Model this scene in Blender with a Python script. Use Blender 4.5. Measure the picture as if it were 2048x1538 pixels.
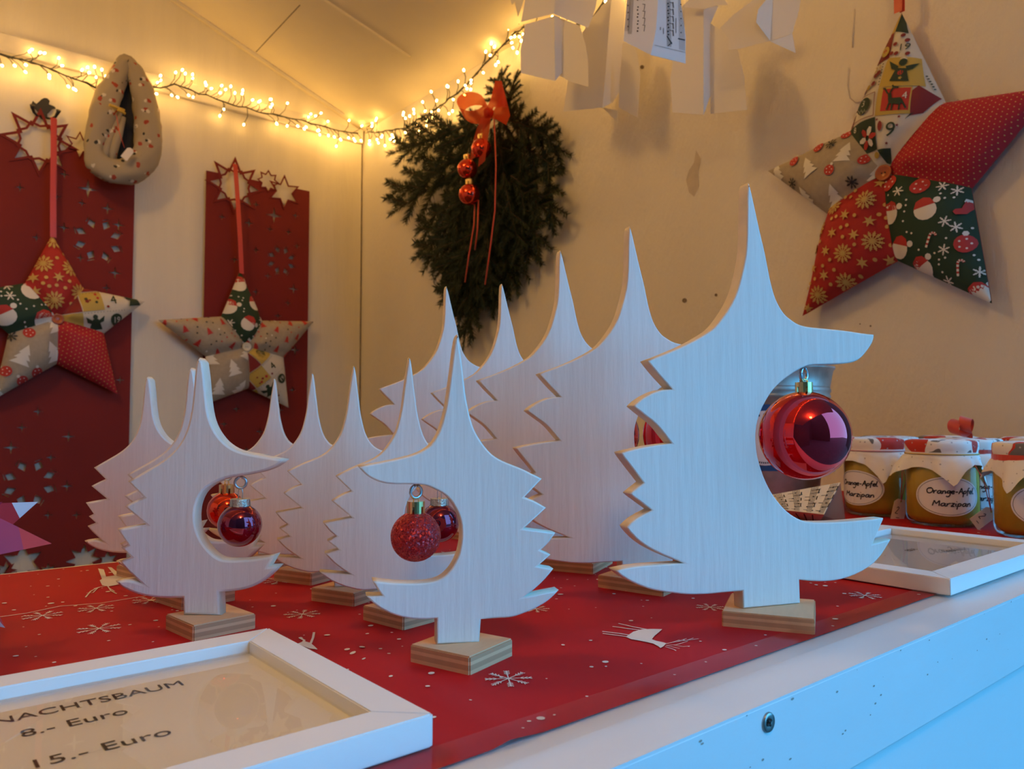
import bpy, bmesh, math, random
from mathutils import Vector, Matrix
random.seed(7)
PI = math.pi
for o in list(bpy.data.objects):
    bpy.data.objects.remove(o)
SC = bpy.context.scene
COL = SC.collection

# ------------------------------------------------------------------ camera (photo taken as 2048 x 1538)
FPX = 1540.0
YAW = math.atan2(2870 - 1024, FPX)
PITCH = math.atan2(838 - 769, FPX)
CAM = Vector((0, 0, 0.12))
F0 = Vector((math.cos(YAW), math.sin(YAW), 0))
RT = Vector((math.sin(YAW), -math.cos(YAW), 0))
FW = F0 * math.cos(PITCH) + Vector((0, 0, math.sin(PITCH)))
UP = Vector((0, 0, math.cos(PITCH))) - F0 * math.sin(PITCH)
cd = bpy.data.cameras.new('camera')
cam = bpy.data.objects.new('camera', cd)
COL.objects.link(cam)
cam.matrix_world = Matrix(((RT.x, UP.x, -FW.x, CAM.x), (RT.y, UP.y, -FW.y, CAM.y), (RT.z, UP.z, -FW.z, CAM.z), (0, 0, 0, 1)))
cd.sensor_width = 36
cd.lens = FPX / 2048 * 36
cd.clip_start = 0.01
cd.clip_end = 200
cd.dof.use_dof = True
cd.dof.focus_distance = 0.47
cd.dof.aperture_fstop = 21
SC.camera = cam

# ------------------------------------------------------------------ sky, view, exposure
SKY = (0.46, 2.50, 5.1)
w = bpy.data.worlds.new('sky')
SC.world = w
w.use_nodes = True
w.node_tree.nodes['Background'].inputs[0].default_value = (*SKY, 1)
w.node_tree.nodes['Background'].inputs[1].default_value = 1.0
SC.view_settings.view_transform = 'Standard'
SC.view_settings.look = 'None'
SC.view_settings.gamma = 1
SC.view_settings.use_curve_mapping = False
SC.view_settings.exposure = 0.0
SC.cycles.use_denoising = True
SC.cycles.max_bounces = 10
SC.cycles.diffuse_bounces = 5
SC.cycles.transparent_max_bounces = 16
SC.cycles.sample_clamp_indirect = 6
LAMP = (1.0, 0.55, 0.14)      # colour of the warm fairy lights
LAMP_W = 60.0                 # emission of one bulb

GLOBE_W = 50.0                # emission of the globe lamp under the open shutter
CEIL_W = 54.0                 # emission of the globe lamp inside the hut

# ------------------------------------------------------------------ pixel helpers
def ray(x, y):
    return FW + RT * ((x - 1024) / FPX) - UP * ((y - 769) / FPX)
def onz(x, y, z=0.0):
    d = ray(x, y)
    return CAM + d * ((z - CAM.z) / d.z)
def onX(x, y, X):
    d = ray(x, y)
    return CAM + d * ((X - CAM.x) / d.x)
def onY(x, y, Y):
    d = ray(x, y)
    return CAM + d * ((Y - CAM.y) / d.y)
def onplane(x, y, P, n):
    d = ray(x, y)
    return CAM + d * ((P - CAM).dot(n) / d.dot(n))
def dirv(deg):
    a = math.radians(deg)
    return Vector((math.cos(a), math.sin(a), 0))

# ------------------------------------------------------------------ materials
MATS = {}
def nod(nt, t, **kw):
    n = nt.nodes.new(t)
    for k, v in kw.items():
        setattr(n, k, v)
    return n
def mat(name, col, rough=0.6, metal=0.0, var=0.0, scale=30.0, stretch=(1, 1, 1), bump=0.0, bscale=None, coat=0.0, spec=0.5, sheen=0.0, col2=None, emit=0.0, trans=0.0):
    if name in MATS:
        return MATS[name]
    m = bpy.data.materials.new(name)
    m.use_nodes = True
    nt = m.node_tree
    b = nt.nodes['Principled BSDF']
    b.inputs['Base Color'].default_value = (*col, 1)
    b.inputs['Roughness'].default_value = rough
    b.inputs['Metallic'].default_value = metal
    b.inputs['Specular IOR Level'].default_value = spec
    b.inputs['Coat Weight'].default_value = coat
    b.inputs['Sheen Weight'].default_value = sheen
    if trans:
        b.inputs['Transmission Weight'].default_value = trans
    if emit:
        b.inputs['Emission Color'].default_value = (*col, 1)
        b.inputs['Emission Strength'].default_value = emit
    if var or bump or col2:
        tc = nod(nt, 'ShaderNodeTexCoord')
        mp = nod(nt, 'ShaderNodeMapping')
        mp.inputs['Scale'].default_value = stretch
        nt.links.new(tc.outputs['Object'], mp.inputs[0])
        if var or col2:
            nz = nod(nt, 'ShaderNodeTexNoise')
            nz.inputs['Scale'].default_value = scale
            nz.inputs['Detail'].default_value = 5
            nt.links.new(mp.outputs[0], nz.inputs['Vector'])
            mr = nod(nt, 'ShaderNodeMapRange')
            mr.inputs[1].default_value = 0.3
            mr.inputs[2].default_value = 0.7
            nt.links.new(nz.outputs['Fac'], mr.inputs[0])
            mx = nod(nt, 'ShaderNodeMix', data_type='RGBA')
            c2 = col2 or tuple(max(0, c * (1 - var)) for c in col)
            mx.inputs[6].default_value = (*c2, 1)
            mx.inputs[7].default_value = (*col, 1)
            nt.links.new(mr.outputs[0], mx.inputs[0])
            nt.links.new(mx.outputs[2], b.inputs['Base Color'])
        if bump:
            nb = nod(nt, 'ShaderNodeTexNoise')
            nb.inputs['Scale'].default_value = bscale or scale
            nb.inputs['Detail'].default_value = 4
            nt.links.new(mp.outputs[0], nb.inputs['Vector'])
            bp = nod(nt, 'ShaderNodeBump')
            bp.inputs['Strength'].default_value = bump
            bp.inputs['Distance'].default_value = 0.002
            nt.links.new(nb.outputs['Fac'], bp.inputs['Height'])
            nt.links.new(bp.outputs[0], b.inputs['Normal'])
    MATS[name] = m
    return m
def glassmat(name, tint=(1, 1, 1), rough=0.02, base=0.04, gain=1.0):
    """thin clear pane: a fresnel share of mirror, the rest passes straight through"""
    if name in MATS:
        return MATS[name]
    m = bpy.data.materials.new(name)
    m.use_nodes = True
    nt = m.node_tree
    nt.nodes.clear()
    out = nod(nt, 'ShaderNodeOutputMaterial')
    tr = nod(nt, 'ShaderNodeBsdfTransparent')
    tr.inputs[0].default_value = (*tint, 1)
    gl = nod(nt, 'ShaderNodeBsdfGlossy')
    gl.inputs['Roughness'].default_value = rough
    fr = nod(nt, 'ShaderNodeFresnel')
    fr.inputs[0].default_value = 1.5
    ma = nod(nt, 'ShaderNodeMath', operation='MULTIPLY')
    ma.inputs[1].default_value = gain
    ma.use_clamp = True
    mx = nod(nt, 'ShaderNodeMixShader')
    nt.links.new(fr.outputs[0], ma.inputs[0])
    nt.links.new(ma.outputs[0], mx.inputs[0])
    nt.links.new(tr.outputs[0], mx.inputs[1])
    nt.links.new(gl.outputs[0], mx.inputs[2])
    nt.links.new(mx.outputs[0], out.inputs[0])
    MATS[name] = m
    return m
def plain(name, col, rough=0.8):
    return mat(name, col, rough)

# ------------------------------------------------------------------ object helpers
def link(o, parent=None):
    COL.objects.link(o)
    if parent is not None:
        o.parent = parent
    return o
def tag(o, label=None, cat=None, group=None, kind=None):
    if label: o['label'] = label
    if cat: o['category'] = cat
    if group: o['group'] = group
    if kind: o['kind'] = kind
    return o
def thing(name, loc, label, cat, group=None, rotz=0.0):
    o = bpy.data.objects.new(name, None)
    link(o)
    o.empty_display_size = 0.02
    o.location = loc
    o.rotation_euler = (0, 0, rotz)
    return tag(o, label, cat, group)
def obj(name, me, mats=None, parent=None, loc=None, rot=None, smooth=False):
    if mats is not None and not me.materials:
        for m in (mats if isinstance(mats, (list, tuple)) else [mats]):
            me.materials.append(m)
    o = bpy.data.objects.new(name, me)
    link(o, parent)
    if loc is not None: o.location = loc
    if rot is not None: o.rotation_euler = rot
    if smooth:
        for p in me.polygons: p.use_smooth = True
    return o
def pydata(name, verts, faces, midx=None):
    me = bpy.data.meshes.new(name)
    me.from_pydata([tuple(v) for v in verts], [], faces)
    if midx:
        for p, k in zip(me.polygons, midx): p.material_index = k
    me.update()
    return me
def frombm(name, bm, recalc=True):
    if recalc:
        bmesh.ops.recalc_face_normals(bm, faces=bm.faces[:])
    me = bpy.data.meshes.new(name)
    bm.to_mesh(me)
    bm.free()
    return me
def bm_box(bm, c, s, rot=None):
    M = Matrix.Translation(c) @ (rot.to_4x4() if rot else Matrix.Identity(4)) @ Matrix.Diagonal((s[0], s[1], s[2], 1))
    return bmesh.ops.create_cube(bm, size=1, matrix=M)['verts']
def box(name, lo, hi, m, parent=None, bev=0.0):
    bm = bmesh.new()
    lo = Vector(lo); hi = Vector(hi)
    bm_box(bm, (lo + hi) / 2, hi - lo)
    if bev:
        bmesh.ops.bevel(bm, geom=bm.edges[:], offset=bev, segments=2, affect='EDGES', profile=0.5)
    return obj(name, frombm(name, bm), m, parent)
def tube(bm, pts, r, n=6, caps=True, mi=0):
    """tube along a polyline; r a number or a list"""
    pts = [Vector(p) for p in pts]
    rings = []
    up = Vector((0.13, 0.37, 0.92)).normalized()
    for i, p in enumerate(pts):
        d = (pts[min(i + 1, len(pts) - 1)] - pts[max(i - 1, 0)])
        if d.length < 1e-9: d = Vector((0, 0, 1))
        d.normalize()
        a = d.cross(up)
        if a.length < 1e-4: a = d.cross(Vector((1, 0, 0)))
        a.normalize()
        b = d.cross(a)
        rr = r[i] if isinstance(r, (list, tuple)) else r
        rings.append([bm.verts.new(p + (a * math.cos(2 * PI * k / n) + b * math.sin(2 * PI * k / n)) * rr) for k in range(n)])
    for A, B in zip(rings, rings[1:]):
        for k in range(n):
            f = bm.faces.new((A[k], A[(k + 1) % n], B[(k + 1) % n], B[k]))
            f.material_index = mi
            f.smooth = True
    if caps and n > 2:
        for R_ in (rings[0], rings[-1]):
            f = bm.faces.new(R_)
            f.material_index = mi
def lathe(prof, n=32, close=False):
    """mesh turned about z from (r, z) points"""
    bm = bmesh.new()
    rings = []
    for r, z in prof:
        if r < 1e-6:
            rings.append([bm.verts.new((0, 0, z))])
        else:
            rings.append([bm.verts.new((r * math.cos(2 * PI * k / n), r * math.sin(2 * PI * k / n), z)) for k in range(n)])
    for A, B in zip(rings, rings[1:]):
        for k in range(n):
            a, b = A[k % len(A)], A[(k + 1) % len(A)]
            c, d = B[(k + 1) % len(B)], B[k % len(B)]
            vs = []
            for v in (a, b, c, d):
                if v not in vs: vs.append(v)
            if len(vs) > 2:
                bm.faces.new(vs).smooth = True
    return frombm('lathe', bm)
def curve_mesh(splines, extrude=0.0, bevel=0.0, cyclic=True, res=1):
    """flat filled outline (inner outlines are holes) with thickness 2*extrude, in the xy plane"""
    cu = bpy.data.curves.new('outline', 'CURVE')
    cu.dimensions = '2D'
    cu.fill_mode = 'BOTH'
    cu.extrude = extrude
    cu.bevel_depth = bevel
    cu.bevel_resolution = res
    cu.offset = -bevel
    for pts in splines:
        s = cu.splines.new('POLY')
        s.points.add(len(pts) - 1)
        for p, q in zip(s.points, pts):
            p.co = (q[0], q[1], 0, 1)
        s.use_cyclic_u = cyclic
    o = bpy.data.objects.new('outline', cu)
    COL.objects.link(o)
    bpy.context.view_layer.update()
    me = bpy.data.meshes.new_from_object(o.evaluated_get(bpy.context.evaluated_depsgraph_get()))
    bpy.data.objects.remove(o)
    bpy.data.curves.remove(cu)
    me.materials.clear()
    return me
def text_mesh(s, size=1.0, align='LEFT', extrude=0.0, bold=0.0):
    cu = bpy.data.curves.new('letters', 'FONT')
    cu.body = s
    cu.size = size
    cu.align_x = align
    cu.extrude = extrude
    cu.offset = bold
    cu.resolution_u = 3
    o = bpy.data.objects.new('letters', cu)
    COL.objects.link(o)
    bpy.context.view_layer.update()
    me = bpy.data.meshes.new_from_object(o.evaluated_get(bpy.context.evaluated_depsgraph_get()))
    bpy.data.objects.remove(o)
    bpy.data.curves.remove(cu)
    me.materials.clear()
    return me
def smooth_outline(pts, it=2, sharp=38):
    """round the gentle corners of a closed outline and keep the sharp ones"""
    pts = [Vector(p) for p in pts]
    n = len(pts)
    keep = []
    for i in range(n):
        a = pts[i] - pts[i - 1]
        b = pts[(i + 1) % n] - pts[i]
        keep.append(math.degrees(a.angle(b, 0)) > sharp)
    for _ in range(it):
        out, ok = [], []
        n = len(pts)
        for i in range(n):
            p, q, r = pts[i - 1], pts[i], pts[(i + 1) % n]
            if keep[i]:
                out.append(q); ok.append(True)
            else:
                out += [q * .75 + p * .25, q * .75 + r * .25]
                ok += [False, False]
        pts, keep = out, ok
    return pts
def ico(r, sub=1):
    bm = bmesh.new()
    bmesh.ops.create_icosphere(bm, subdivisions=sub, radius=r)
    for f in bm.faces: f.smooth = True
    return frombm('ball', bm)

# ================================================================== THE SETTING (table top is z = 0, counter runs along x, hut lies towards +y)
XR, XL, YB, YF = 1.25, -1.25, 2.28, 0.20
EAVE, PITCHR = 1.085, 0.37
RIDGE = EAVE + PITCHR * XR
FLOOR = -0.95
M_WALL = mat('cream_wall_paint', (0.80, 0.745, 0.64), 0.62, var=0.10, scale=3.0, stretch=(1, 1, .35), bump=1.0, bscale=130)
M_WALLB = mat('cream_board_paint', (0.80, 0.74, 0.60), 0.6, var=0.12, scale=5.0, stretch=(3, 3, .3), bump=0.35, bscale=60)
M_CEIL = mat('cream_ceiling_paint', (0.80, 0.715, 0.53), 0.55, var=0.10, scale=4, bump=0.25, bscale=25)
M_TRIM = mat('old_trim_paint', (0.72, 0.66, 0.58), 0.6, var=0.2, scale=20, bump=0.3)
M_GAP = mat('dark_joint', (0.26, 0.20, 0.13), 0.9, var=0.5, scale=60)
M_FLOOR = mat('grey_floor', (0.16, 0.14, 0.12), 0.8, var=0.3, scale=8)
M_STREET = mat('street_paving', (0.12, 0.12, 0.125), 0.85, var=0.3, scale=3)
def struct(o):
    o['kind'] = 'structure'
    return o
def prism(name, poly, axis, lo, hi, m):
    """polygon in the plane across an axis, pulled from lo to hi"""
    n = len(poly)
    put = {'x': lambda a, b, t: (t, a, b), 'y': lambda a, b, t: (a, t, b)}[axis]
    vs = [put(a, b, lo) for a, b in poly] + [put(a, b, hi) for a, b in poly]
    fs = [list(range(n)), list(range(2 * n - 1, n - 1, -1))] + [[i, (i + 1) % n, n + (i + 1) % n, n + i] for i in range(n)]
    bm = bmesh.new()
    me = pydata(name, vs, fs)
    bm.from_mesh(me)
    bpy.data.meshes.remove(me)
    return obj(name, frombm(name, bm), m)
struct(prism('wall_back', [(XL, FLOOR), (XR - .006, FLOOR), (XR - .006, EAVE + .002), (0, RIDGE), (XL, EAVE)], 'y', YB, YB + .03, M_WALLB))
struct(prism('wall_right', [(YF - .02, FLOOR), (YB + .03, FLOOR), (YB + .03, EAVE), (YF - .02, EAVE)], 'x', XR, XR + .03, M_WALL))
struct(prism('wall_left', [(YF - .02, FLOOR), (YB + .03, FLOOR), (YB + .03, EAVE), (YF - .02, EAVE)], 'x', XL - .03, XL, M_WALL))
struct(prism('wall_front', [(XL, .98), (XR, .98), (XR, EAVE), (0, RIDGE), (XL, EAVE)], 'y', YF - .02, YF + .01, M_WALLB))
struct(prism('ceiling', [(XL - .04, EAVE - .04 * PITCHR), (0, RIDGE), (XR + .04, EAVE - .04 * PITCHR), (XR + .04, EAVE + .02), (0, RIDGE + .03), (XL - .04, EAVE + .02)], 'y', YF - .25, YB + .05, M_CEIL))
struct(box('floor', (XL, YF, FLOOR - .03), (XR, YB, FLOOR), M_FLOOR))
struct(box('ground', (-14, -16, FLOOR - .08), (14, 12, FLOOR - .04), M_STREET))
struct(box('trim_1', (XL, YB - .014, 1.040), (XR - .006, YB, 1.088), M_TRIM, bev=.003))
struct(box('trim_2', (XR - .0065, YB + .003, FLOOR), (XR, YB + .02, EAVE), M_GAP))
struct(box('shutter', (XL, -.52, 1.02), (XR, YF - .021, 1.045), M_WALLB))
# the dark street side opposite the hut: houses to the left and behind the photographer, open sky to the right
M_HOUSE = mat('dark_house_render', (0.10, 0.085, 0.075), 0.9, var=0.2, scale=1.5)
struct(box('unseen_house', (-9.0, -8.0, FLOOR - .05), (0.6, -5.0, 7.5), M_HOUSE))
struct(box('unseen_house', (-7.5, -4.9, FLOOR - .05), (-4.2, 6.0, 6.5), M_HOUSE))
struct(box('unseen_house', (4.6, -2.2, FLOOR - .05), (9.0, 8.0, 7.5), M_HOUSE))  # added out of view to block sky light and narrow the right-hand gap
struct(box('neighbour_stall', (-3.9, -1.4, FLOOR - .05), (-1.5, 2.4, 1.7), M_HOUSE))
def on_ceiling(x, y, off=0.0):
    n = Vector((PITCHR, 0, 1))
    return onplane(x, y, Vector((0, 0, RIDGE - off)), n)
def ceil_bar(name, a, b, wd, th, m):
    a, b = on_ceiling(*a), on_ceiling(*b)
    n = Vector((PITCHR, 0, 1)).normalized()
    d = (b - a).normalized()
    s = d.cross(n)
    vs = [p + s * sx * wd / 2 - n * t for p in (a, b) for sx in (-1, 1) for t in (0, th)]
    bm = bmesh.new()
    q = [bm.verts.new(v) for v in vs]
    bmesh.ops.convex_hull(bm, input=q)
    return struct(obj(name, frombm(name, bm), m))
ceil_bar('trim_3', (600, -30), (819, 116), .022, .006, M_CEIL)
ceil_bar('trim_4', (600, 10), (512, 104), .0022, .0006, M_GAP)
ceil_bar('trim_5', (300, -36), (688, 228), .012, .004, M_TRIM)

# marks on the right wall: nail holes, a damp patch, a loose thin wire
WR = bpy.data.objects['wall_right']
M_STAIN = mat('damp_patch', (0.60, 0.52, 0.42), 0.7, var=0.15, scale=60)
def wall_poly(name, pts, m, off=.0006):
    vs = [onX(x, y, XR - off) for x, y in pts]
    return obj(name, pydata(name, vs, [tuple(range(len(vs)))]), m, WR)
wall_poly('damp_patch', [(1392, 300), (1402, 318), (1396, 345), (1398, 372), (1388, 393), (1378, 385), (1372, 360), (1378, 340), (1388, 325)], M_STAIN)
for hx, hy, hr in ((1590, 649, 3), (1741, 652, 2), (1432, 590, 3), (1369, 601, 5), (1284, 134, 4), (1720, 648, 1.5)):
    wall_poly('nail_hole', [(hx + hr * math.cos(k * PI / 4), hy + hr * math.sin(k * PI / 4)) for k in range(8)], M_GAP)
for wire in ([(1709, 18), (1706, 60), (1705, 95)], [(1697, 135), (1695, 170), (1700, 196), (1712, 205), (1726, 203)]):
    bm = bmesh.new()
    tube(bm, [onX(x, y, XR - .002) for x, y in wire], .0009, 5)
    obj('thin_wire', frombm('thin_wire', bm), M_TRIM, WR)

# ------------------------------------------------------------------ the counter
M_WHITE = mat('white_gloss_paint', (0.80, 0.80, 0.80), 0.38, var=0.05, scale=25, stretch=(.3, 1, 1), bump=0.1, bscale=80)
M_PANEL = mat('white_panel_paint', (0.80, 0.80, 0.80), 0.35, var=0.03, scale=6)
M_STEEL = mat('zinc_steel', (0.45, 0.44, 0.42), 0.35, metal=1.0, var=0.3, scale=200)
M_DARK = mat('dark_recess', (0.03, 0.03, 0.03), 0.8)
CTR = thing('stall_counter', (0, 0, 0), 'white painted stall counter with a screwed edge board along its front', 'counter')
EY = 0.1975
box('counter_top', (XL + .002, EY - .0119, -.018), (XR - .002, .716, 0), M_WHITE, CTR)
EB = box('edge_board', (XL + .002, EY - .012, -.0485), (XR - .002, EY + .0008, -.0003), M_WHITE, CTR, bev=.0012)
box('front_panel', (XL + .002, EY - .008, FLOOR), (XR - .002, EY, -.0487), M_PANEL, CTR)
def screw(px, py):
    p = onY(px, py, EY - .012)
    me = lathe([(0, .0004), (.0016, .0006), (.0038, .0012), (.0042, .0006), (.0042, -.0006), (0, -.0006)], 24)
    s = obj('screw', me, M_STEEL, EB, loc=p, rot=(PI / 2, 0, 0))
    bm = bmesh.new()
    for a in (0.5, 0.5 + PI / 2):
        bm_box(bm, (0, 0, .0010), (.0036, .0008, .0005), Matrix.Rotation(a, 3, 'Z'))
    obj('cross_recess', frombm('cross_recess', bm), M_DARK, EB, loc=p, rot=(PI / 2, 0, 0))
screw(1535, 1444)
# small chips and specks of bare wood along the edge board
bm = bmesh.new()
rs = random.Random(5)
for k in range(46):
    x = rs.uniform(.2, .75)
    z = -rs.random() ** 2 * .03 - .0015
    bmesh.ops.create_circle(bm, cap_ends=True, radius=rs.uniform(.0002, .0006), segments=6, matrix=Matrix.Translation((x, EY - .01215, z)) @ Matrix.Rotation(PI / 2, 4, 'X') @ Matrix.Diagonal((rs.uniform(1, 2.5), 1, 1, 1)))
obj('paint_chips', frombm('paint_chips', bm), mat('bare_wood_chip', (.35, .30, .25), .8), EB)['kind'] = 'stuff'

# ------------------------------------------------------------------ the red table cover
M_RED = mat('red_paper_cover', (0.46, 0.007, 0.012), 0.6, var=0.10, scale=14, bump=0.05, bscale=40, spec=0.2)
M_PRINT = mat('cream_print', (0.78, 0.70, 0.62), 0.6)
CY0, CY1 = 0.2215, 0.7075
CLX0, CLX1 = -0.75, XR - .01
def crease(x, y):
    """low fold that runs through the sheet towards the front edge"""
    a, b = onz(690, 1290), onz(1030, 1490)
    d = Vector((b.x - a.x, b.y - a.y, 0))
    L = d.length
    d.normalize()
    r = Vector((x - a.x, y - a.y, 0))
    s = r.dot(d)
    e = abs(r.x * d.y - r.y * d.x)
    f = max(0, min(1, (s + .02) / .05)) if s < L else 1
    return .0016 * f * math.exp(-(e / .006) ** 2)
def cloth_z(x, y):
    return .0006 + .0005 * (math.sin(9 * x + 4 * y) + math.sin(23 * y - 6 * x) * .5) * .5 + .0005 + crease(x, y)
NX, NY = 260, 80
vs, fs = [], []
for j in range(NY + 1):
    for i in range(NX + 1):
        x = CLX0 + (CLX1 - CLX0) * i / NX
        y = CY0 + (CY1 - CY0) * j / NY
        vs.append((x, y, cloth_z(x, y)))
for j in range(NY):
    for i in range(NX):
        a = j * (NX + 1) + i
        fs.append((a, a + 1, a + NX + 2, a + NX + 1))
CLOTH = obj('table_cover', pydata('table_cover', vs, fs), M_RED, smooth=True)
tag(CLOTH, 'red printed paper cover with snowflakes and reindeer on the counter', 'table cover')
class Decal:
    """flat print: polygons collected with a material number and laid on a surface"""
    def __init__(s):
        s.v, s.f, s.m = [], [], []
    def poly(s, pts, m=0):
        k = len(s.v)
        s.v += [tuple(p) for p in pts]
        s.f.append(tuple(range(k, k + len(pts))))
        s.m.append(m)
    def line(s, pts, wd, m=0):
        for a, b in zip(pts, pts[1:]):
            a, b = Vector(a[:2]), Vector(b[:2])
            d = b - a
            if d.length < 1e-7: continue
            d.normalize()
            nrm = Vector((-d.y, d.x)) * wd / 2
            n = max(1, int((b - a).length / max(wd * 4, .004)))
            for i in range(n):
                p, q = a.lerp(b, i / n), a.lerp(b, (i + 1) / n)
                s.poly([p + nrm, p - nrm, q - nrm, q + nrm], m)
    def disc(s, c, r, m=0, n=10, sx=1.0, rot=0.0):
        ca, sa = math.cos(rot), math.sin(rot)
        pts = []
        for k in range(n):
            a = 2 * PI * k / n
            x, y = r * sx * math.cos(a), r * math.sin(a)
            pts.append((c[0] + x * ca - y * sa, c[1] + x * sa + y * ca))
        s.poly(pts, m)
    def flake(s, c, r, m=0, wd=None, arms=8, rot=0.0, barbs=3):
        wd = wd or r * .07
        for k in range(arms):
            a = rot + 2 * PI * k / arms
            d = Vector((math.cos(a), math.sin(a)))
            c2 = Vector(c)
            s.line([c2, c2 + d * r], wd, m)
            for b in range(barbs):
                q = c2 + d * r * (.5 + .17 * b)
                for sg in (-1, 1):
                    e = a + sg * .65
                    s.line([q, q + Vector((math.cos(e), math.sin(e))) * r * .2], wd * .9, m)
    def star(s, c, r, n=5, inner=.42, m=0, rot=0.0):
        c = Vector(c[:2])
        pts = [c + Vector((math.cos(rot + PI * k / n), math.sin(rot + PI * k / n))) * (r if k % 2 == 0 else r * inner) for k in range(2 * n)]
        for k in range(n):
            s.poly([c, pts[2 * k - 1], pts[2 * k], pts[2 * k + 1]], m)
    def text(s, t, c, size, m=0, rot=0.0, fx=1.0):
        me = text_mesh(t, size, 'CENTER')
        ca, sa = math.cos(rot), math.sin(rot)
        for p in me.polygons:
            q = []
            for i in p.vertices:
                x, y = me.vertices[i].co.x * fx, me.vertices[i].co.y - size * .33
                q.append((c[0] + x * ca - y * sa, c[1] + x * sa + y * ca))
            s.poly(q, m)
        bpy.data.meshes.remove(me)
    def build(s, name, mats, lift, parent=None):
        me = pydata(name, [lift(*v[:2]) for v in s.v], s.f, s.m)
        return obj(name, me, mats, parent)
def px_table(off, sc_, pts):
    return [onz(off[0] + a / sc_, off[1] + b / sc_).xy for a, b in pts]
d = Decal()
rs = random.Random(11)
for k in range(1500):
    x, y = rs.uniform(-.35, 1.2), rs.uniform(CY0 + .004, CY1 - .004)
    r = .0005 + .0013 * rs.random() ** 2.2
    if rs.random() < .55 or k % 3 == 0:
        d.disc((x, y), r, 0, 8, rs.uniform(1, 1.35), rs.uniform(0, PI))
for (px, py, r) in [(1017, 1363, .0108), (198, 1262, .0115), (192, 1221, .0105), (85, 1236, .011), (605, 1233, .0105), (300, 1204, .011), (556, 1164, .012), (1730, 1195, .0105), (1420, 1218, .009), (1072, 1222, .0085), (640, 1105, .011), (1330, 1110, .011)]:
    p = onz(px, py)
    d.flake((p.x, p.y), r, 0, .00055, 8, .2, 3)
D7 = ((1100, 1100), 2.16)
d.poly(px_table(*D7, [(345, 372), (360, 362), (395, 352), (440, 350), (485, 351), (470, 365), (452, 380), (440, 395), (420, 408), (390, 402), (350, 395), (328, 385)]))
d.poly(px_table(*D7, [(440, 395), (458, 402), (490, 409), (502, 413), (492, 425), (478, 434), (466, 425), (445, 414), (420, 408)]))
for L_, wd in [([(345, 386), (300, 379), (228, 370)], .0011), ([(350, 378), (300, 370), (226, 361)], .0011), ([(400, 356), (340, 349), (270, 339)], .0011), ([(425, 353), (360, 341), (296, 326)], .0011), ([(495, 416), (540, 407), (590, 400), (642, 393)], .0005), ([(500, 422), (545, 420), (595, 404)], .0005), ([(498, 428), (535, 440), (545, 446)], .0005), ([(520, 412), (560, 398)], .0004), ([(545, 407), (590, 392)], .0004), ([(505, 424), (560, 436)], .0004), ([(535, 421), (575, 428), (605, 425)], .0004), ([(590, 400), (620, 390)], .0004)]:
    d.line(px_table(*D7, L_), wd)
D5 = ((0, 1100), 3.012)
d.poly(px_table(*D5, [(600, 195), (640, 172), (730, 160), (760, 185), (735, 215), (690, 225), (650, 232), (615, 225)]))
d.poly(px_table(*D5, [(590, 122), (625, 128), (640, 175), (615, 190)]))
d.poly(px_table(*D5, [(648, 113), (672, 116), (725, 160), (690, 165)]))
for L_, wd in [([(640, 228), (590, 238), (545, 262), (515, 298)], .0010), ([(600, 238), (565, 245)], .0014), ([(590, 240), (560, 270), (520, 272)], .0007), ([(650, 232), (668, 258), (702, 276)], .0008), ([(655, 240), (690, 262)], .0006)]:
    d.line(px_table(*D5, L_), wd)
D6 = ((480, 1150), 3.012)
d.poly(px_table(*D6, [(345, 434), (385, 416), (425, 428), (448, 448), (468, 468), (420, 462)]))
for L_, wd in [([(358, 396), (388, 412), (372, 432)], .0013), ([(446, 362), (440, 395), (425, 432)], .0013), ([(360, 393), (372, 400)], .0016)]:
    d.line(px_table(*D6, L_), wd)
d.line([onz(a, b).xy for a, b in [(-60, 1248), (0, 1239), (55, 1231), (120, 1217), (200, 1211), (290, 1196), (420, 1178), (540, 1160), (610, 1149), (700, 1137), (800, 1122), (905, 1107)]], .0009)
e0, e1 = onz(-80, 1163), onz(229, 1127)
d.line([(e0.x, CY1 - .0012), (.9, CY1 - .0012)], .0016)
d.build('printed_pattern', [M_PRINT], lambda x, y: (x, y, cloth_z(x, y) + .00045), CLOTH)['kind'] = 'stuff'
M_FILM = glassmat('clear_film', (.99, .99, .99), .12, gain=.45)
film = obj('clear_film', pydata('clear_film', [(CLX0, EY + .010, .0022), (CLX1, EY + .010, .0022), (CLX1, EY + .036, .0030), (CLX0, EY + .036, .0030)], [(0, 1, 2, 3)]), M_FILM, CLOTH)

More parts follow.
